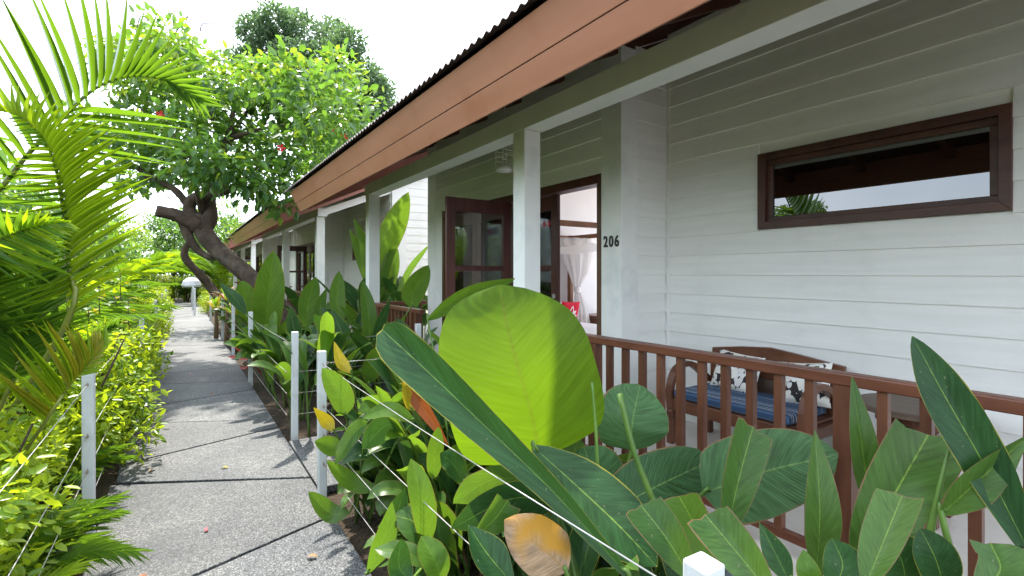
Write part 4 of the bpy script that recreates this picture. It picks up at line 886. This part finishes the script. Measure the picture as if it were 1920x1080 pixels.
row([(2.5, 8.1, 1.2), (3.0, 8.9, 1.2), (2.4, 9.3, 1.1), (3.4, 8.2, 1.2), (1.9, 8.8, 1.1), (3.9, 8.8, 1.2)], [0, 2], 'heliconia', 'tall heliconia in the gap between the two houses, %s from the camera', 'tall heliconias between the houses')

# ------------------------------------------------------------------ foliage clouds
def leaf_cloud(name, centres, dirs, sizes, mat, wid=.42, fold=.25):
    """many small folded leaves: arrays of leaf bases, pointing directions and lengths -> one mesh"""
    n = len(centres); d = dirs / np.linalg.norm(dirs, axis=1, keepdims=True)
    up = RNG.normal(size=(n, 3)); up[:, 2] = np.abs(up[:, 2]) + 1.2
    s_ = np.cross(d, up); s_ /= np.linalg.norm(s_, axis=1, keepdims=True) + 1e-9; nn = np.cross(s_, d)
    L = sizes[:, None]; W = L * wid * .5
    def pt(a, b, c): return centres + d * L * a + s_ * W * b + nn * W * c
    V = np.stack([pt(0, 0, 0), pt(.30, .95, fold), pt(.68, .80, fold), pt(1, 0, -.25), pt(.68, -.80, fold), pt(.30, -.95, fold)], 1).reshape(-1, 3)
    base = np.arange(n) * 6
    F = np.stack([np.stack([base, base + 1, base + 2, base + 3], 1), np.stack([base, base + 3, base + 4, base + 5], 1)], 1).reshape(-1, 4)
    me = bpy.data.meshes.new(name); me.vertices.add(len(V)); me.vertices.foreach_set('co', V.astype(np.float32).ravel())
    me.loops.add(F.size); me.loops.foreach_set('vertex_index', F.astype(np.int32).ravel())
    me.polygons.add(len(F)); me.polygons.foreach_set('loop_start', np.arange(0, F.size, 4, dtype=np.int32)); me.polygons.foreach_set('loop_total', np.full(len(F), 4, dtype=np.int32))
    me.materials.append(mat); me.update(calc_edges=True); me.validate(); return me
def clump_leaves(clumps, per, size, shell=.55, droop=-.35):
    """clumps: (x, y, z, r) -> leaf bases near each clump's outside, pointing outwards and drooping"""
    C = []; D = []
    for (x, y, z, r) in clumps:
        k = max(8, int(per * r * r)); v = RNG.normal(size=(k, 3)); v /= np.linalg.norm(v, axis=1, keepdims=True)
        rad = r * (shell + (1 - shell) * RNG.random(k)**.6)[:, None] * RNG.uniform(.8, 1.12, (k, 1))
        C.append(np.array([x, y, z]) + v * rad * np.array([1, 1, .85])); D.append(v * .8 + RNG.normal(size=(k, 3)) * .6 + np.array([0, 0, droop]))
    C = np.concatenate(C); D = np.concatenate(D)
    return C, D, size * RNG.uniform(.6, 1.15, len(C))
def branch(parent, pts, radii, mat, name='branch', k=10):
    n = 14; q = catmull(pts, n); m = len(radii) - 1
    rr = [radii[min(int(i / n * m), m - 1)] + (radii[min(int(i / n * m), m - 1) + 1] - radii[min(int(i / n * m), m - 1)]) * (i / n * m - min(int(i / n * m), m - 1)) for i in range(n + 1)]
    rr = [r * random.uniform(.93, 1.08) for r in rr]
    return MB().tube(q, rr, k).build(name, mat, parent, smooth=True)

# leaning tree over the path
tb0 = P(592, 673, 8.6); tb0.z = -.06
TR = empty('leaning_tree', tb0); tag(TR, 'leaning tree with thick bent trunk and round leafy crown over the path', 'tree')
tp = lambda *q: [P(*p) - tb0 for p in q]
branch(TR, [Vector((.05, 0, -.1))] + tp((560, 625, 8.6), (520, 572, 8.65), (478, 528, 8.7), (436, 492, 8.8), (402, 462, 8.9), (380, 432, 8.95), (372, 405, 9.0)), [.24, .195, .165, .15, .145, .15, .155, .12], M['bark'], 'trunk', 14)
branch(TR, tp((376, 425, 8.95), (352, 412, 8.85), (325, 402, 8.75), (292, 395, 8.6)), [.17, .13, .115, .10], M['barkdark'])
branch(TR, tp((366, 412, 8.98), (355, 392, 8.95), (362, 374, 8.9), (388, 365, 8.8), (415, 361, 8.75), (443, 350, 8.7)), [.12, .11, .10, .085, .075, .065], M['bark'])
MB().lathe([(.055, 0), (.055, .02)], P(443, 350, 8.7) - tb0, 10).build('cut_end', M['cut'], TR)
branch(TR, tp((380, 432, 8.95), (395, 405, 9.0), (392, 375, 9.1), (400, 320, 9.2), (430, 250, 9.3), (440, 180, 9.4)), [.15, .13, .115, .09, .06, .03], M['bark'])
branch(TR, tp((358, 392, 8.95), (330, 358, 9), (300, 342, 9), (262, 330, 9)), [.07, .06, .05, .03], M['bark'])
branch(TR, tp((344, 408, 8.9), (352, 440, 8.9), (372, 470, 8.95), (400, 486, 8.95)), [.10, .09, .07, .04], M['bark'])
for q in ([(398, 330, 9.2), (330, 270, 9), (260, 200, 8.8)], [(425, 262, 9.3), (500, 240, 9.4), (590, 230, 9.6)], [(395, 360, 9.1), (470, 320, 9.3), (560, 300, 9.5), (625, 290, 9.6)], [(420, 270, 9.3), (380, 180, 9.2), (330, 110, 9.1)], [(405, 300, 9.2), (470, 200, 9.9), (520, 150, 10.3)], [(380, 400, 9), (360, 330, 8.3), (320, 240, 7.9)], [(300, 342, 9), (220, 290, 8.8), (160, 240, 8.7)], [(560, 300, 9.5), (610, 330, 9.2), (650, 300, 9.2)]):
    branch(TR, tp(*q), [.06, .04, .02, .012], M['bark'], k=7)
spots = [(255, 95), (310, 105), (360, 130), (420, 150), (480, 180), (540, 185), (595, 200), (630, 240), (620, 290), (590, 318), (530, 330), (470, 335), (420, 310), (370, 300), (320, 310), (290, 270), (270, 215), (235, 150), (210, 110), (300, 170), (360, 210), (420, 230), (480, 260), (540, 270), (590, 270), (345, 250), (565, 140), (500, 130), (245, 250), (200, 245), (155, 235), (265, 310), (300, 60), (655, 200), (620, 150)]
cl = []
for i, (x, y) in enumerate(spots):
    for j in range(2):
        p = P(x + random.uniform(-22, 22), y + random.uniform(-15, 22), random.uniform(7.6, 10.9)) - tb0
        cl.append((p.x, p.y, p.z, random.uniform(.42, .72) if x > 220 else .36))
C, D, S = clump_leaves(cl, 570, .185, .3)
top = C[:, 2] > np.quantile(C[:, 2], .60); pick = (top & (RNG.random(len(C)) < .4)) | (RNG.random(len(C)) < .08)  # mostly upper leaves get the lit colour
tag(link('crown', leaf_cloud('crown', C[~pick], D[~pick], S[~pick], M['l_tree'], .52), TR), kind='stuff')
tag(link('lit_leaves', leaf_cloud('lit_leaves', C[pick], D[pick], S[pick] * .9, M['l_treelit'], .5), TR), kind='stuff')
for (x, y, d) in ((527, 277, 8.3), (628, 246, 8.6), (645, 258, 8.6), (300, 215, 8.0)):
    p = P(x, y, d) - tb0; fm = MB()
    for a in range(5):
        t = a * 1.257; fm.add([p, p + Vector((.05 * math.cos(t - .5), .02, .05 * math.sin(t - .5))), p + Vector((.075 * math.cos(t), -.02, .075 * math.sin(t))), p + Vector((.05 * math.cos(t + .5), .02, .05 * math.sin(t + .5)))], [(0, 1, 2, 3)])
    fm.build('flower', M['flower'], TR)
for q in ([(330, 60, 9), (352, 30, 9), (345, 50, 9), (356, 42, 9)], [(375, 60, 9), (380, 45, 9), (402, 44, 9), (428, 36, 9)], [(490, 145, 9), (450, 120, 9), (440, 100, 9)], [(255, 60, 9), (265, 30, 9), (285, 45, 9)]):
    branch(TR, tp(*q), [.012, .010, .008, .005], M['barkdark'], 'twig', 5)
# second, smaller leaning tree farther on
t2 = Vector((1.35, 14.6, -.05)); T2 = empty('leaning_tree', t2); tag(T2, 'smaller dark bent tree behind the thick leaning trunk', 'tree')
tq = lambda *q: [P(*p) - t2 for p in q]
branch(T2, [Vector((0, 0, -.05))] + tq((400, 545, 13.6), (375, 515, 13.5), (350, 488, 13.4), (346, 470, 13.4), (356, 452, 13.4)), [.14, .12, .11, .10, .09, .07], M['barkdark'], 'trunk')
branch(T2, tq((356, 452, 13.4), (372, 440, 13.5), (380, 400, 13.6)), [.07, .05, .03], M['barkdark'])
cl = [(*(P(random.uniform(330, 430), random.uniform(380, 440), random.uniform(12.8, 15)) - t2), random.uniform(.4, .7)) for _ in range(12)]
tag(link('crown', leaf_cloud('crown', *clump_leaves(cl, 240, .16), M['l_tree'], .5), T2), kind='stuff')
# big tree far behind the houses
t3 = Vector((10.5, 43, -.05)); T3 = empty('tall_tree', t3); tag(T3, 'tall dark round-crowned tree rising behind the roofs', 'tree')
branch(T3, [Vector((0, 0, -.1)), Vector((-.3, 0, 6)), P(600, 200, 42) - t3, P(590, 100, 42) - t3], [.6, .5, .35, .1], M['barkdark'], 'trunk')
for q in ([(600, 260, 42), (640, 190, 42), (690, 160, 42)], [(600, 220, 42), (520, 160, 42), (480, 110, 42)], [(600, 240, 42), (660, 230, 42), (720, 190, 42)]): branch(T3, [P(*p) - t3 for p in q], [.3, .2, .08], M['barkdark'])
cl = []
for (x, y, r) in ((480, 60, 1.9), (520, 45, 2.0), (565, 50, 2.1), (610, 65, 2.0), (645, 85, 1.8), (500, 100, 2.0), (555, 105, 2.2), (605, 115, 2.2), (640, 130, 2), (665, 120, 1.6), (680, 160, 1.8), (700, 150, 1.5), (720, 175, 1.3), (655, 190, 2), (690, 205, 1.8), (620, 180, 2.2), (560, 160, 2.2), (510, 150, 2), (470, 110, 1.5), (640, 240, 2), (690, 250, 1.6), (728, 205, 1.4), (738, 240, 1.2), (715, 265, 1.6), (600, 240, 2.3), (655, 290, 2)):
    for j in range(2):
        p = P(x + random.uniform(-14, 14), y + random.uniform(-10, 12), random.uniform(39, 46)) - t3; cl.append((p.x, p.y, p.z, r * random.uniform(.7, 1.0)))
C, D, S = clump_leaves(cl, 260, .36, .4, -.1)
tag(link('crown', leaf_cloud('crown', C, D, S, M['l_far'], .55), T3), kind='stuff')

# ------------------------------------------------------------------ palms on the left
LF = MB(); nn_ = 6
for i in range(nn_ + 1):
    t = i / nn_; w = .5 * (math.sin(math.pi * min(1, .16 + .84 * t**.62)))**1.1 if i < nn_ else .01
    zc = -.18 * t * t
    LF.v += [(-w, t, zc + .25 * w), (0, t, zc), (w, t, zc + .25 * w)]
LF.f = [f for i in range(nn_) for f in ((i*3, i*3+1, i*3+4, i*3+3), (i*3+1, i*3+2, i*3+5, i*3+4))]
LEAFLET = {m: LF.mesh('leaflet', M[m], True) for m in ('l_palm', 'l_palmlit', 'l_palmyel')}
def leaflet_mtx(p, d, nrm, L, W):
    y = d.normalized(); z = (nrm - y * nrm.dot(y)).normalized(); x = y.cross(z)
    return Matrix(((x.x * W, y.x * L, z.x * L, p.x), (x.y * W, y.y * L, z.y * L, p.y), (x.z * W, y.z * L, z.z * L, p.z), (0, 0, 0, 1)))
def frond(palm, pts, n, L, W, sides, mats, roll=20, crown=None, r=.012, a0=68, a1=22):
    """rachis through measured points; each leaflet its own object"""
    b = palm.location; sp = [P(*p) - b for p in pts]
    q = catmull(sp, 60); fr = empty('frond', (0, 0, 0), palm)
    full = ([crown] if crown is not None else []) + sp
    MB().tube(catmull(full, 30), [r * (1.3 - 1.1 * i / 30) for i in range(31)], 7).build('rachis', M['palmstalk'], fr, smooth=True)
    for k in range(n):
        t = (k + .5) / n; i = min(59, int(t * 60)); p = q[i].lerp(q[i + 1], t * 60 - i); tg = (q[min(i + 1, 60)] - q[max(i - 1, 0)]).normalized()
        vd = (p + b - Vector((0, 0, CAM_H))).normalized(); sd0 = tg.cross(vd).normalized()
        for s_, t0, t1, k_ in sides:
            if not t0 <= t <= t1: continue
            sd = Quaternion(tg, R(roll) * s_) @ (sd0 * s_)
            al = R(a0 + (a1 - a0) * t + random.uniform(-4, 4)); d = tg * math.cos(al) + sd * math.sin(al)
            nrm = tg.cross(sd) * s_; prof = (.55 + .45 * math.sin(math.pi * min(1, t * 1.25 + .12))) * (1 - .55 * max(0, t - .6) / .4)
            mt = random.choice(mats)
            link('leaflet', LEAFLET[mt], fr, leaflet_mtx(p, d + Vector((0, 0, -.04)), nrm, L * k_ * prof * random.uniform(.93, 1.06), W * random.uniform(.85, 1.1)))
    return fr
PB0 = Vector((-.95, 3.75, -.05)); PM = empty('palm', PB0); tag(PM, 'near palm at the left edge with big fronds arching over the hedge', 'palm')
cr = Vector((0, 0, .45))
MB().tube([(0, 0, 0), (.01, 0, .25), (0, .01, .5)], [.06, .05, .04], 10).build('stem', M['palmstalk'], PM, smooth=True)
frond(PM, [(-60, 470, 2.75), (20, 330, 2.85), (100, 240, 2.95), (175, 168, 3.05), (240, 143, 3.15), (310, 150, 3.25), (372, 188, 3.35)], 34, .74, .036, [(1, 0, 1, 1), (-1, 0, .40, .9), (-1, .80, 1, .8)], ['l_palm'], 18, cr, .014)
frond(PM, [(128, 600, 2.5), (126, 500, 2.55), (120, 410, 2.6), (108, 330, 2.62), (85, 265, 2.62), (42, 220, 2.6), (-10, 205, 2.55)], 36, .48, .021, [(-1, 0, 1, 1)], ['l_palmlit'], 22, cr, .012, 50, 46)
fr2 = frond(PM, [(127, 590, 2.51), (125, 500, 2.56), (119, 410, 2.61), (107, 330, 2.63), (84, 265, 2.63), (42, 222, 2.61)], 36, .42, .018, [(1, .1, 1, 1)], ['l_palm', 'l_palmlit'], 62, None, .004, 125, 90)
frond(PM, [(-40, 470, 2.2), (20, 440, 2.2), (70, 426, 2.22), (122, 420, 2.28)], 18, .24, .032, [(1, 0, 1, .6), (-1, 0, 1, 1)], ['l_palm', 'l_palmlit'], 30, None, .009)
frond(PM, [(30, 400, 2.9), (60, 450, 2.9), (88, 520, 2.9), (108, 600, 2.9)], 24, .30, .036, [(-1, 0, 1, 1), (1, 0, 1, .6)], ['l_palm'], 25, None, .010, 30, 15)
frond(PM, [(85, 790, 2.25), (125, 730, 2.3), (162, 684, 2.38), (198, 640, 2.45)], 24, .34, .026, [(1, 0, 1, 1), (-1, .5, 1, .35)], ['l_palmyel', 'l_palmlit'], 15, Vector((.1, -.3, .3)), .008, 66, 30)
frond(PM, [(20, 720, 2.6), (40, 640, 2.7), (60, 560, 2.8), (120, 500, 2.9)], 26, .40, .024, [(-1, 0, 1, 1), (1, 0, 1, 1)], ['l_palm'], 40, cr, .010)
frond(PM, [(60, 720, 3.0), (110, 690, 3.0), (160, 640, 3.0), (215, 610, 3.05)], 26, .30, .02, [(-1, 0, 1, .8), (1, 0, 1, 1)], ['l_palm'], 35, cr, .009)
frond(PM, [(-30, 640, 2.6), (-10, 540, 2.6), (20, 480, 2.6), (80, 470, 2.6)], 26, .38, .022, [(-1, 0, 1, 1), (1, 0, 1, 1)], ['l_palm'], 40, cr, .010)
def generic_palm(seed, n, h, L, wd=.028):
    rg = random.Random(seed); out = [('stem', MB().tube([(0, 0, -.05), (.02, 0, h * .15), (0, 0, h * .3)], [.07, .055, .04], 8).mesh('stem', M['palmstalk'], True))]
    for k in range(n):
        az = k * 2.4 + rg.uniform(-.3, .3); o2 = Vector((math.cos(az), math.sin(az), 0)); e = R(rg.uniform(50, 84)); reach = h * rg.uniform(.75, 1.05)
        p = [Vector((0, 0, h * .25))]; ee = e
        for i in range(4): p.append(p[-1] + (o2 * math.cos(ee) + Vector((0, 0, math.sin(ee)))) * reach * .27); ee -= rg.uniform(.25, .5)
        q = catmull(p, 40); m = MB(); m.tube(q[::4], [.012 - .001 * i for i in range(11)], 6); sd = Vector((-o2.y, o2.x, 0))
        for i in range(9, 41):
            tg = (q[min(i+1, 40)] - q[i-1]).normalized(); t = (i - 9) / 31; nrm = sd.cross(tg)
            if nrm.z < 0: nrm = -nrm
            for s_ in (-1, 1):
                al = R(70 - 42 * t); d = tg * math.cos(al) + sd * s_ * math.sin(al) + Vector((0, 0, .12 - .3 * rg.random()))
                mt = leaflet_mtx(q[i], d, nrm, L * (.55 + .45 * math.sin(math.pi * min(1, t + .15))), wd)
                m.add([mt @ Vector(v) for v in LF.v], LF.f)
        out.append(('frond', m.mesh('frond', M[rg.choice(['l_palm', 'l_palm', 'l_palmlit'])], True)))
    return out
GP = [generic_palm(3, 11, 2.3, .42), generic_palm(4, 9, 1.7, .36), generic_palm(9, 7, .6, .22, .010)]
rg = random.Random(8)
for i, (x, y, k, s_, lb) in enumerate([(-2.7, 5.4, 0, 1.0, 'feather palm just behind the near palm on the left'), (-2.1, 6.8, 1, 1.1, 'mid-height palm behind the hedge, second on the left'), (-1.6, 9.4, 1, 1.05, 'dark palm overhanging the hedge left of the path'), (-2.4, 12.5, 0, 1.05, 'palm beyond the dark one, left of the path'),
     (-1.5, 16.0, 1, 1.1, 'palm near the far left fence posts'), (-2.1, 4.4, 1, 1.15, 'bushy palm directly behind the near palm fronds'), (-1.55, 6.0, 1, 1.0, 'low palm between hedge and tall shrubs, left of the saplings'), (-2.6, 2.2, 0, 1.15, 'palm opposite the window, reflected in its glass'), (-1.7, 22, 0, 1.2, 'far palm where the path narrows, left side'), (1.7, 29, 0, 1.3, 'far palm closing the end of the path'), (.2, 33.5, 0, 1.5, 'far palm standing straight ahead past the path end'), (-1.2, 31, 0, 1.5, 'tallest far palm beyond the end of the path')]):
    place('palm', GP[k], (x, y, -.05), rg.uniform(0, 6.28), s_, lb, 'palm', 'palms left of the path')
for i, (x, y, s_) in enumerate([(-.62, 2.75, .9), (-.58, 2.35, .8), (-.55, 3.15, .75), (-.62, 1.9, .85), (-.6, 4.3, .7)]):
    place('palm_seedling', GP[2], (x, y, -.05), rg.uniform(0, 6.28), s_, 'small grassy palm seedling at the left path edge, %s from the camera' % WORDS[[2, 1, 3, 0, 4][i]], 'palm', 'palm seedlings at the path edge')

# ------------------------------------------------------------------ hedge and shrubs on the left
def shrub_parts(seed, rx, ry, h, n, size, mat, clumps=16):
    rs = np.random.default_rng(seed); cl = []
    for i in range(clumps):
        a = rs.uniform(0, 6.28); r = rs.uniform(.1, .8)
        cl.append((rx * r * math.cos(a), ry * r * math.sin(a), h * rs.uniform(.12, .85), rs.uniform(.14, .24)))
    C, D, S = clump_leaves(cl, n, size, .3, -.15)
    out = [('foliage', leaf_cloud('foliage', C, D, S, mat, .46))]
    for i in range(5):
        a = rs.uniform(0, 6.28); out.append(('branch', MB().tube([(0, 0, -.05), (rx * .3 * math.cos(a), ry * .3 * math.sin(a), h * .5), (rx * .6 * math.cos(a), ry * .6 * math.sin(a), h * .9)], [.012, .009, .005], 5).mesh('branch', M['barkdark'], True)))
    return out
SH = [shrub_parts(1, .50, .55, .98, 4200, .064, M['l_hedge'], 26), shrub_parts(2, .50, .55, .9, 4200, .062, M['l_hedge'], 26), shrub_parts(3, .50, .55, .98, 3000, .078, M['l_shrub'], 26), shrub_parts(4, .55, .6, 1.02, 4000, .066, M['l_hedge'], 26)]
def put_shrub(name, parts, loc, rz, sc, label, group):
    r = place(name, parts, loc, rz, sc, label, 'shrub', group)
    for c in r.children:
        if c.name.startswith('foliage'): c['kind'] = 'stuff'
    return r
rg = random.Random(21)
ys = [1.15, 1.75, 2.3, 2.9, 3.5, 4.1, 4.8, 5.5, 6.2, 7.0, 7.8, 8.7, 9.6, 10.6, 11.7, 13.0, 14.4, 16, 18, 20]
for i, y in enumerate(ys):
    put_shrub('hedge_shrub', SH[[0, 1, 3, 2][i % 4]], (-.98 + rg.uniform(-.05, .05) + (0 if y < 4.5 else .22), y, -.03), rg.uniform(0, 6.28), rg.uniform(.92, 1.05) * (1 if y < 4.5 else 1.1), 'bright yellow-green hedge shrub behind the left fence, %s from the camera' % WORDS[i], 'hedge shrubs along the left fence')
for i, (x, y, s_) in enumerate([(-.86, 1.45, .9), (-.84, 2.05, .95), (-.85, 2.65, .95), (-.86, 3.2, .95), (-1.35, 1.9, 1.1), (-1.4, 2.7, 1.1), (-1.35, 3.4, 1.05)]):
    put_shrub('hedge_shrub', SH[[0, 3, 1][i % 3]], (x, y, -.03), i * 1.3, s_, ('leafy hedge shrub in the near left corner touching the wires, %s from the camera' % WORDS[i] if i < 4 else 'leafy hedge shrub in the near left corner, back row, %s from the camera' % WORDS[i - 4]), 'hedge shrubs in the near left corner')
ys2 = [1.4, 2.6, 3.6, 4.6, 5.6, 6.6, 7.8, 9, 10.4, 12, 14, 16.5, 19]
for i, y in enumerate(ys2):
    put_shrub('garden_shrub', SH[[2, 0, 3][i % 3]], (-1.9 + rg.uniform(-.2, .2), y, -.03), rg.uniform(0, 6.28), rg.uniform(1.15, 1.4), 'taller green shrub behind the hedge, %s from the camera' % WORDS[i], 'shrubs behind the hedge')
# leggy saplings with yellow leaves above the hedge
for i, (x, y, d, lb) in enumerate([(185, 525, 4.6, 'leggy sapling with yellow-green leaves behind the hedge'), (225, 505, 5.2, 'tallest thin yellow-leaved sapling above the hedge'), (165, 560, 4.3, 'short thin sapling beside the near palm stalk'), (240, 560, 5.0, 'thin dark-stemmed sapling close to the second left post')]):
    t = P(x, y, d); b = Vector((t.x - .08, t.y + .1, -.05)); r = empty('sapling', b); tag(r, lb, 'sapling', 'saplings above the hedge')
    tt = t - b; MB().tube(catmull([(0, 0, 0), tt * .5 + Vector((.04, 0, 0)), tt], 8), [.010 - .0008 * k for k in range(9)], 6).build('stem', M['barkdark'], r, smooth=True)
    for k in range(16):
        q = tt * (1 - .5 * (k / 16)) + Vector((0, 0, 0)); a = k * 2.4; dv = Vector((math.cos(a), math.sin(a), .15)); L = .11 * random.uniform(.7, 1.2)
        link('leaf', leaf_mesh('leaf', [q, q + dv * L * .5, q + dv * L + Vector((0, 0, -.03))], L * .26, 'paddle', Vector((-dv.y, dv.x, 0)), M['l_lit'] if k % 3 else M['l_yellow'], nv=5, nu=2), r)

# ------------------------------------------------------------------ trees closing the view on the left and at the end of the path
def tree_parts(seed, h, r, n, size, mat):
    rs = np.random.default_rng(seed); cl = []
    for i in range(26):
        a = rs.uniform(0, 6.28); q = rs.uniform(.1, .85); z = h * rs.uniform(.3, .95); k = 1 - abs(z / h - .6)
        cl.append((r * q * k * math.cos(a), r * q * k * math.sin(a), z, rs.uniform(.22, .34) * r))
    out = [('crown', leaf_cloud('crown', *clump_leaves(cl, n, size, .35, -.2), mat, .5)), ('trunk', MB().tube([(0, 0, -.05), (.1, 0, h * .3), (0, .1, h * .75)], [.12, .09, .04], 8).mesh('trunk', M['barkdark'], True))]
    for i in range(4):
        a = i * 1.6; out.append(('branch', MB().tube([(.08, 0, h * .25), (r * .3 * math.cos(a), r * .3 * math.sin(a), h * .5), (r * .6 * math.cos(a), r * .6 * math.sin(a), h * .7)], [.05, .035, .015], 6).mesh('branch', M['barkdark'], True)))
    return out
TP = [tree_parts(31, 2.6, 1.3, 620, .15, M['l_tree']), tree_parts(32, 2.3, 1.2, 620, .14, M['l_shrub']), tree_parts(33, 6.0, 2.8, 260, .22, M['l_shrub']), tree_parts(34, 7.0, 3.0, 260, .24, M['l_tree'])]
rg = random.Random(33)
def put_trees(spots, name, text, group):
    for i, (x, y, k, s_) in enumerate(sorted(spots, key=lambda q: q[1])):
        r = place(name, TP[k], (x, y, -.05), rg.uniform(0, 6.28), s_, text % WORDS[i], 'tree', group)
        for c in r.children:
            if c.name.startswith('crown'): c['kind'] = 'stuff'
put_trees([(-3.2 + rg.uniform(-.4, .4) + (.5 if y > 7 else 0), y, k % 2, rg.uniform(.85, 1.0) * (1.35 if y > 7 else 1)) for k, y in enumerate([.5, 2.2, 3.9, 5.6, 7.3, 9, 10.8, 12.6, 14.6, 16.8, 19])] + [(-2.2, 24.5, 0, 1.1), (-2.4, 27.5, 1, 1.3)], 'small_tree', 'small bushy tree behind the left hedge, %s from the camera', 'small trees behind the left hedge')
put_trees([(-6, 26, 2, .9), (-3.6, 33, 2, .9), (-.4, 36, 3, .75), (2.6, 36, 2, .8), (-8, 34, 3, .9), (4.5, 48, 3, .9), (-12, 30, 3, .8), (-15, 22, 2, .9), (-11, 15, 2, .75), (-17, 12, 3, .7), (0, 52, 3, 1.0), (-2.2, 44, 2, .8), (1.2, 45, 3, .8), (3.5, 42, 2, .7), (-4.5, 21, 2, .62), (-5.5, 16, 2, .55), (-3.4, 27, 2, .7)], 'garden_tree', 'distant garden tree beyond the hedge and path end, %s from the camera', 'distant garden trees')
for i, (x, y, s_) in enumerate([(-1.7, 31.8, 1.6), (-.7, 32.3, 1.7), (.3, 32.0, 1.6), (1.3, 32.4, 1.7), (2.2, 31.8, 1.6), (-2.8, 31.2, 1.7), (-1.1, 22, 1.1), (-1.0, 24, 1.1), (-1.0, 26, 1.1), (-1.0, 28.2, 1.1), (-1.1, 30, 1.2), (-2.0, 21, 1.5), (-2.1, 23, 1.6), (-2.2, 26, 1.6), (-2.3, 29, 1.6)]):
    put_shrub('garden_shrub', SH[i % 4], (x, y, -.03), i, s_, ('yellow-green shrub closing the end of the path, %s of its row from the right' % WORDS[[4, 3, 2, 1, 0, 5][i] if i < 6 else 0]) if i < 6 else 'far left hedge shrub near the path end, %s along' % WORDS[i - 6], 'far shrubs at the path end')
# bromeliads and small plants beside the far path
def brom(seed, mats):
    rg = random.Random(seed); out = []
    for k in range(14):
        az = k * 2.4; o2 = Vector((math.cos(az), math.sin(az), 0)); L = rg.uniform(.3, .45); e = R(rg.uniform(35, 75))
        p0 = o2 * .02; p1 = p0 + (o2 * math.cos(e) + Vector((0, 0, math.sin(e)))) * L * .55; p2 = p1 + (o2 * math.cos(e - .6) + Vector((0, 0, math.sin(e - .6)))) * L * .45
        out.append(('leaf', leaf_mesh('leaf', [p0, p1, p2], .03, 'strap', Vector((-o2.y, o2.x, 0)), M[mats[k % len(mats)]], nv=5, nu=2)))
    return out
BR = [brom(1, ['l_orange', 'l_lit', 'l_yellow']), brom(2, ['l_lit', 'l_yellow']), brom(5, ['l_orange', 'l_mid'])]
for i, (px, py, d, k, z, lb) in enumerate([(425, 525, 10.6, 0, .95, 'orange and green bromeliad under the leaning trunk'), (405, 548, 11.5, 1, .7, 'yellow-green bromeliad left of the orange one'), (440, 548, 9.6, 1, .7, 'yellow-green bromeliad right of the orange one'), (560, 625, 6.9, 2, .35, 'reddish bromeliad low behind the second fence post')]):
    p = P(px, py, d); r = place('bromeliad', BR[k], (p.x, p.y, -.05), i, 1.1, lb, 'bromeliad', 'bromeliads under the tree')
    for c in r.children: c.location.z = z / 1.1
    MB().tube([(0, 0, 0), (.02, 0, z * .5), (0, 0, z / 1.1 + .05)], [.05, .04, .03], 8).build('stem', M['stalkdry'], r, smooth=True)
for i, (x, y, s_) in enumerate([(.75, 21.8, .8), (.75, 23.2, .75), (.8, 24.8, .8), (.8, 26.4, .8), (.9, 28.2, .9)]):
    put_shrub('hedge_shrub', SH[i % 4], (x + .25, y, -.03), i, s_, 'clipped yellow-green shrub on the right where the path narrows, %s from the camera' % WORDS[i], 'shrubs where the path narrows')
# pale rounded canopy on a pole and a small pavilion at the far end
pc = P(359, 556, 23.0); cn = empty('canopy', (pc.x, pc.y, -.05)); tag(cn, 'pale grey rounded canopy above the far hedge at the path end', 'canopy')
MB().tube([(0, 0, 0), (0, 0, 1.3)], .02, 8).build('pole', M['post'], cn); MB().lathe([(.36, .92), (.40, 1.0), (.34, 1.2), (.2, 1.34), (.03, 1.38)], k=10).build('cover', M['greypaint'], cn)
pv = empty('pavilion', (-.9, 41, -.05)); tag(pv, 'small grey-roofed pavilion glimpsed at the far end of the path', 'pavilion')
for x in (-1.6, 1.6):
    for y in (-1.2, 1.2): MB().box((x - .06, y - .06, 0), (x + .06, y + .06, 2.3)).build('post', M['white'], pv)
MB().add([(-2.1, -1.7, 2.3), (2.1, -1.7, 2.3), (2.1, 1.7, 2.3), (-2.1, 1.7, 2.3), (-.6, 0, 3.2), (.6, 0, 3.2)], [(0, 1, 5, 4), (1, 2, 5), (2, 3, 4, 5), (3, 0, 4), (3, 2, 1, 0)]).build('roof', M['greypaint'], pv)

# ------------------------------------------------------------------ fallen leaves on the path
rg = random.Random(4)
for i, (x, y, m_, lb) in enumerate([(.12, 3.35, 'flower', 'tiny red fallen petal on the near paving slab'), (-.18, 3.0, 'l_orange', 'brown fallen leaf near the left path edge'), (.30, 4.35, 'l_yellow', 'yellow fallen leaf on the sunlit slab'), (-.2, 4.6, 'l_dead', 'dry tan fallen leaf beside the slab joint'), (.1, 8.6, 'flower', 'red fallen petal in the shaded stretch of path'), (.45, 9.3, 'flower', 'red fallen petal farther along the path'), (.55, 2.75, 'l_dead', 'dry fallen leaf close to the right path edge'), (.3, 7.2, 'l_orange', 'rusty fallen leaf in the tree shade')]):
    a = rg.uniform(0, 6.28); d = Vector((math.cos(a), math.sin(a), 0)); L = .04 if m_ == 'flower' else .055
    o = link('fallen_leaf', leaf_mesh('fallen_leaf', [(0, 0, .002), d * L * .5 + Vector((0, 0, .012)), d * L + Vector((0, 0, .004))], L * .25, 'paddle', Vector((-d.y, d.x, 0)), M[m_], fold=.2, nv=5, nu=2)); o.location = (x, y, .003)
    tag(o, lb, 'leaf', 'fallen leaves on the path')
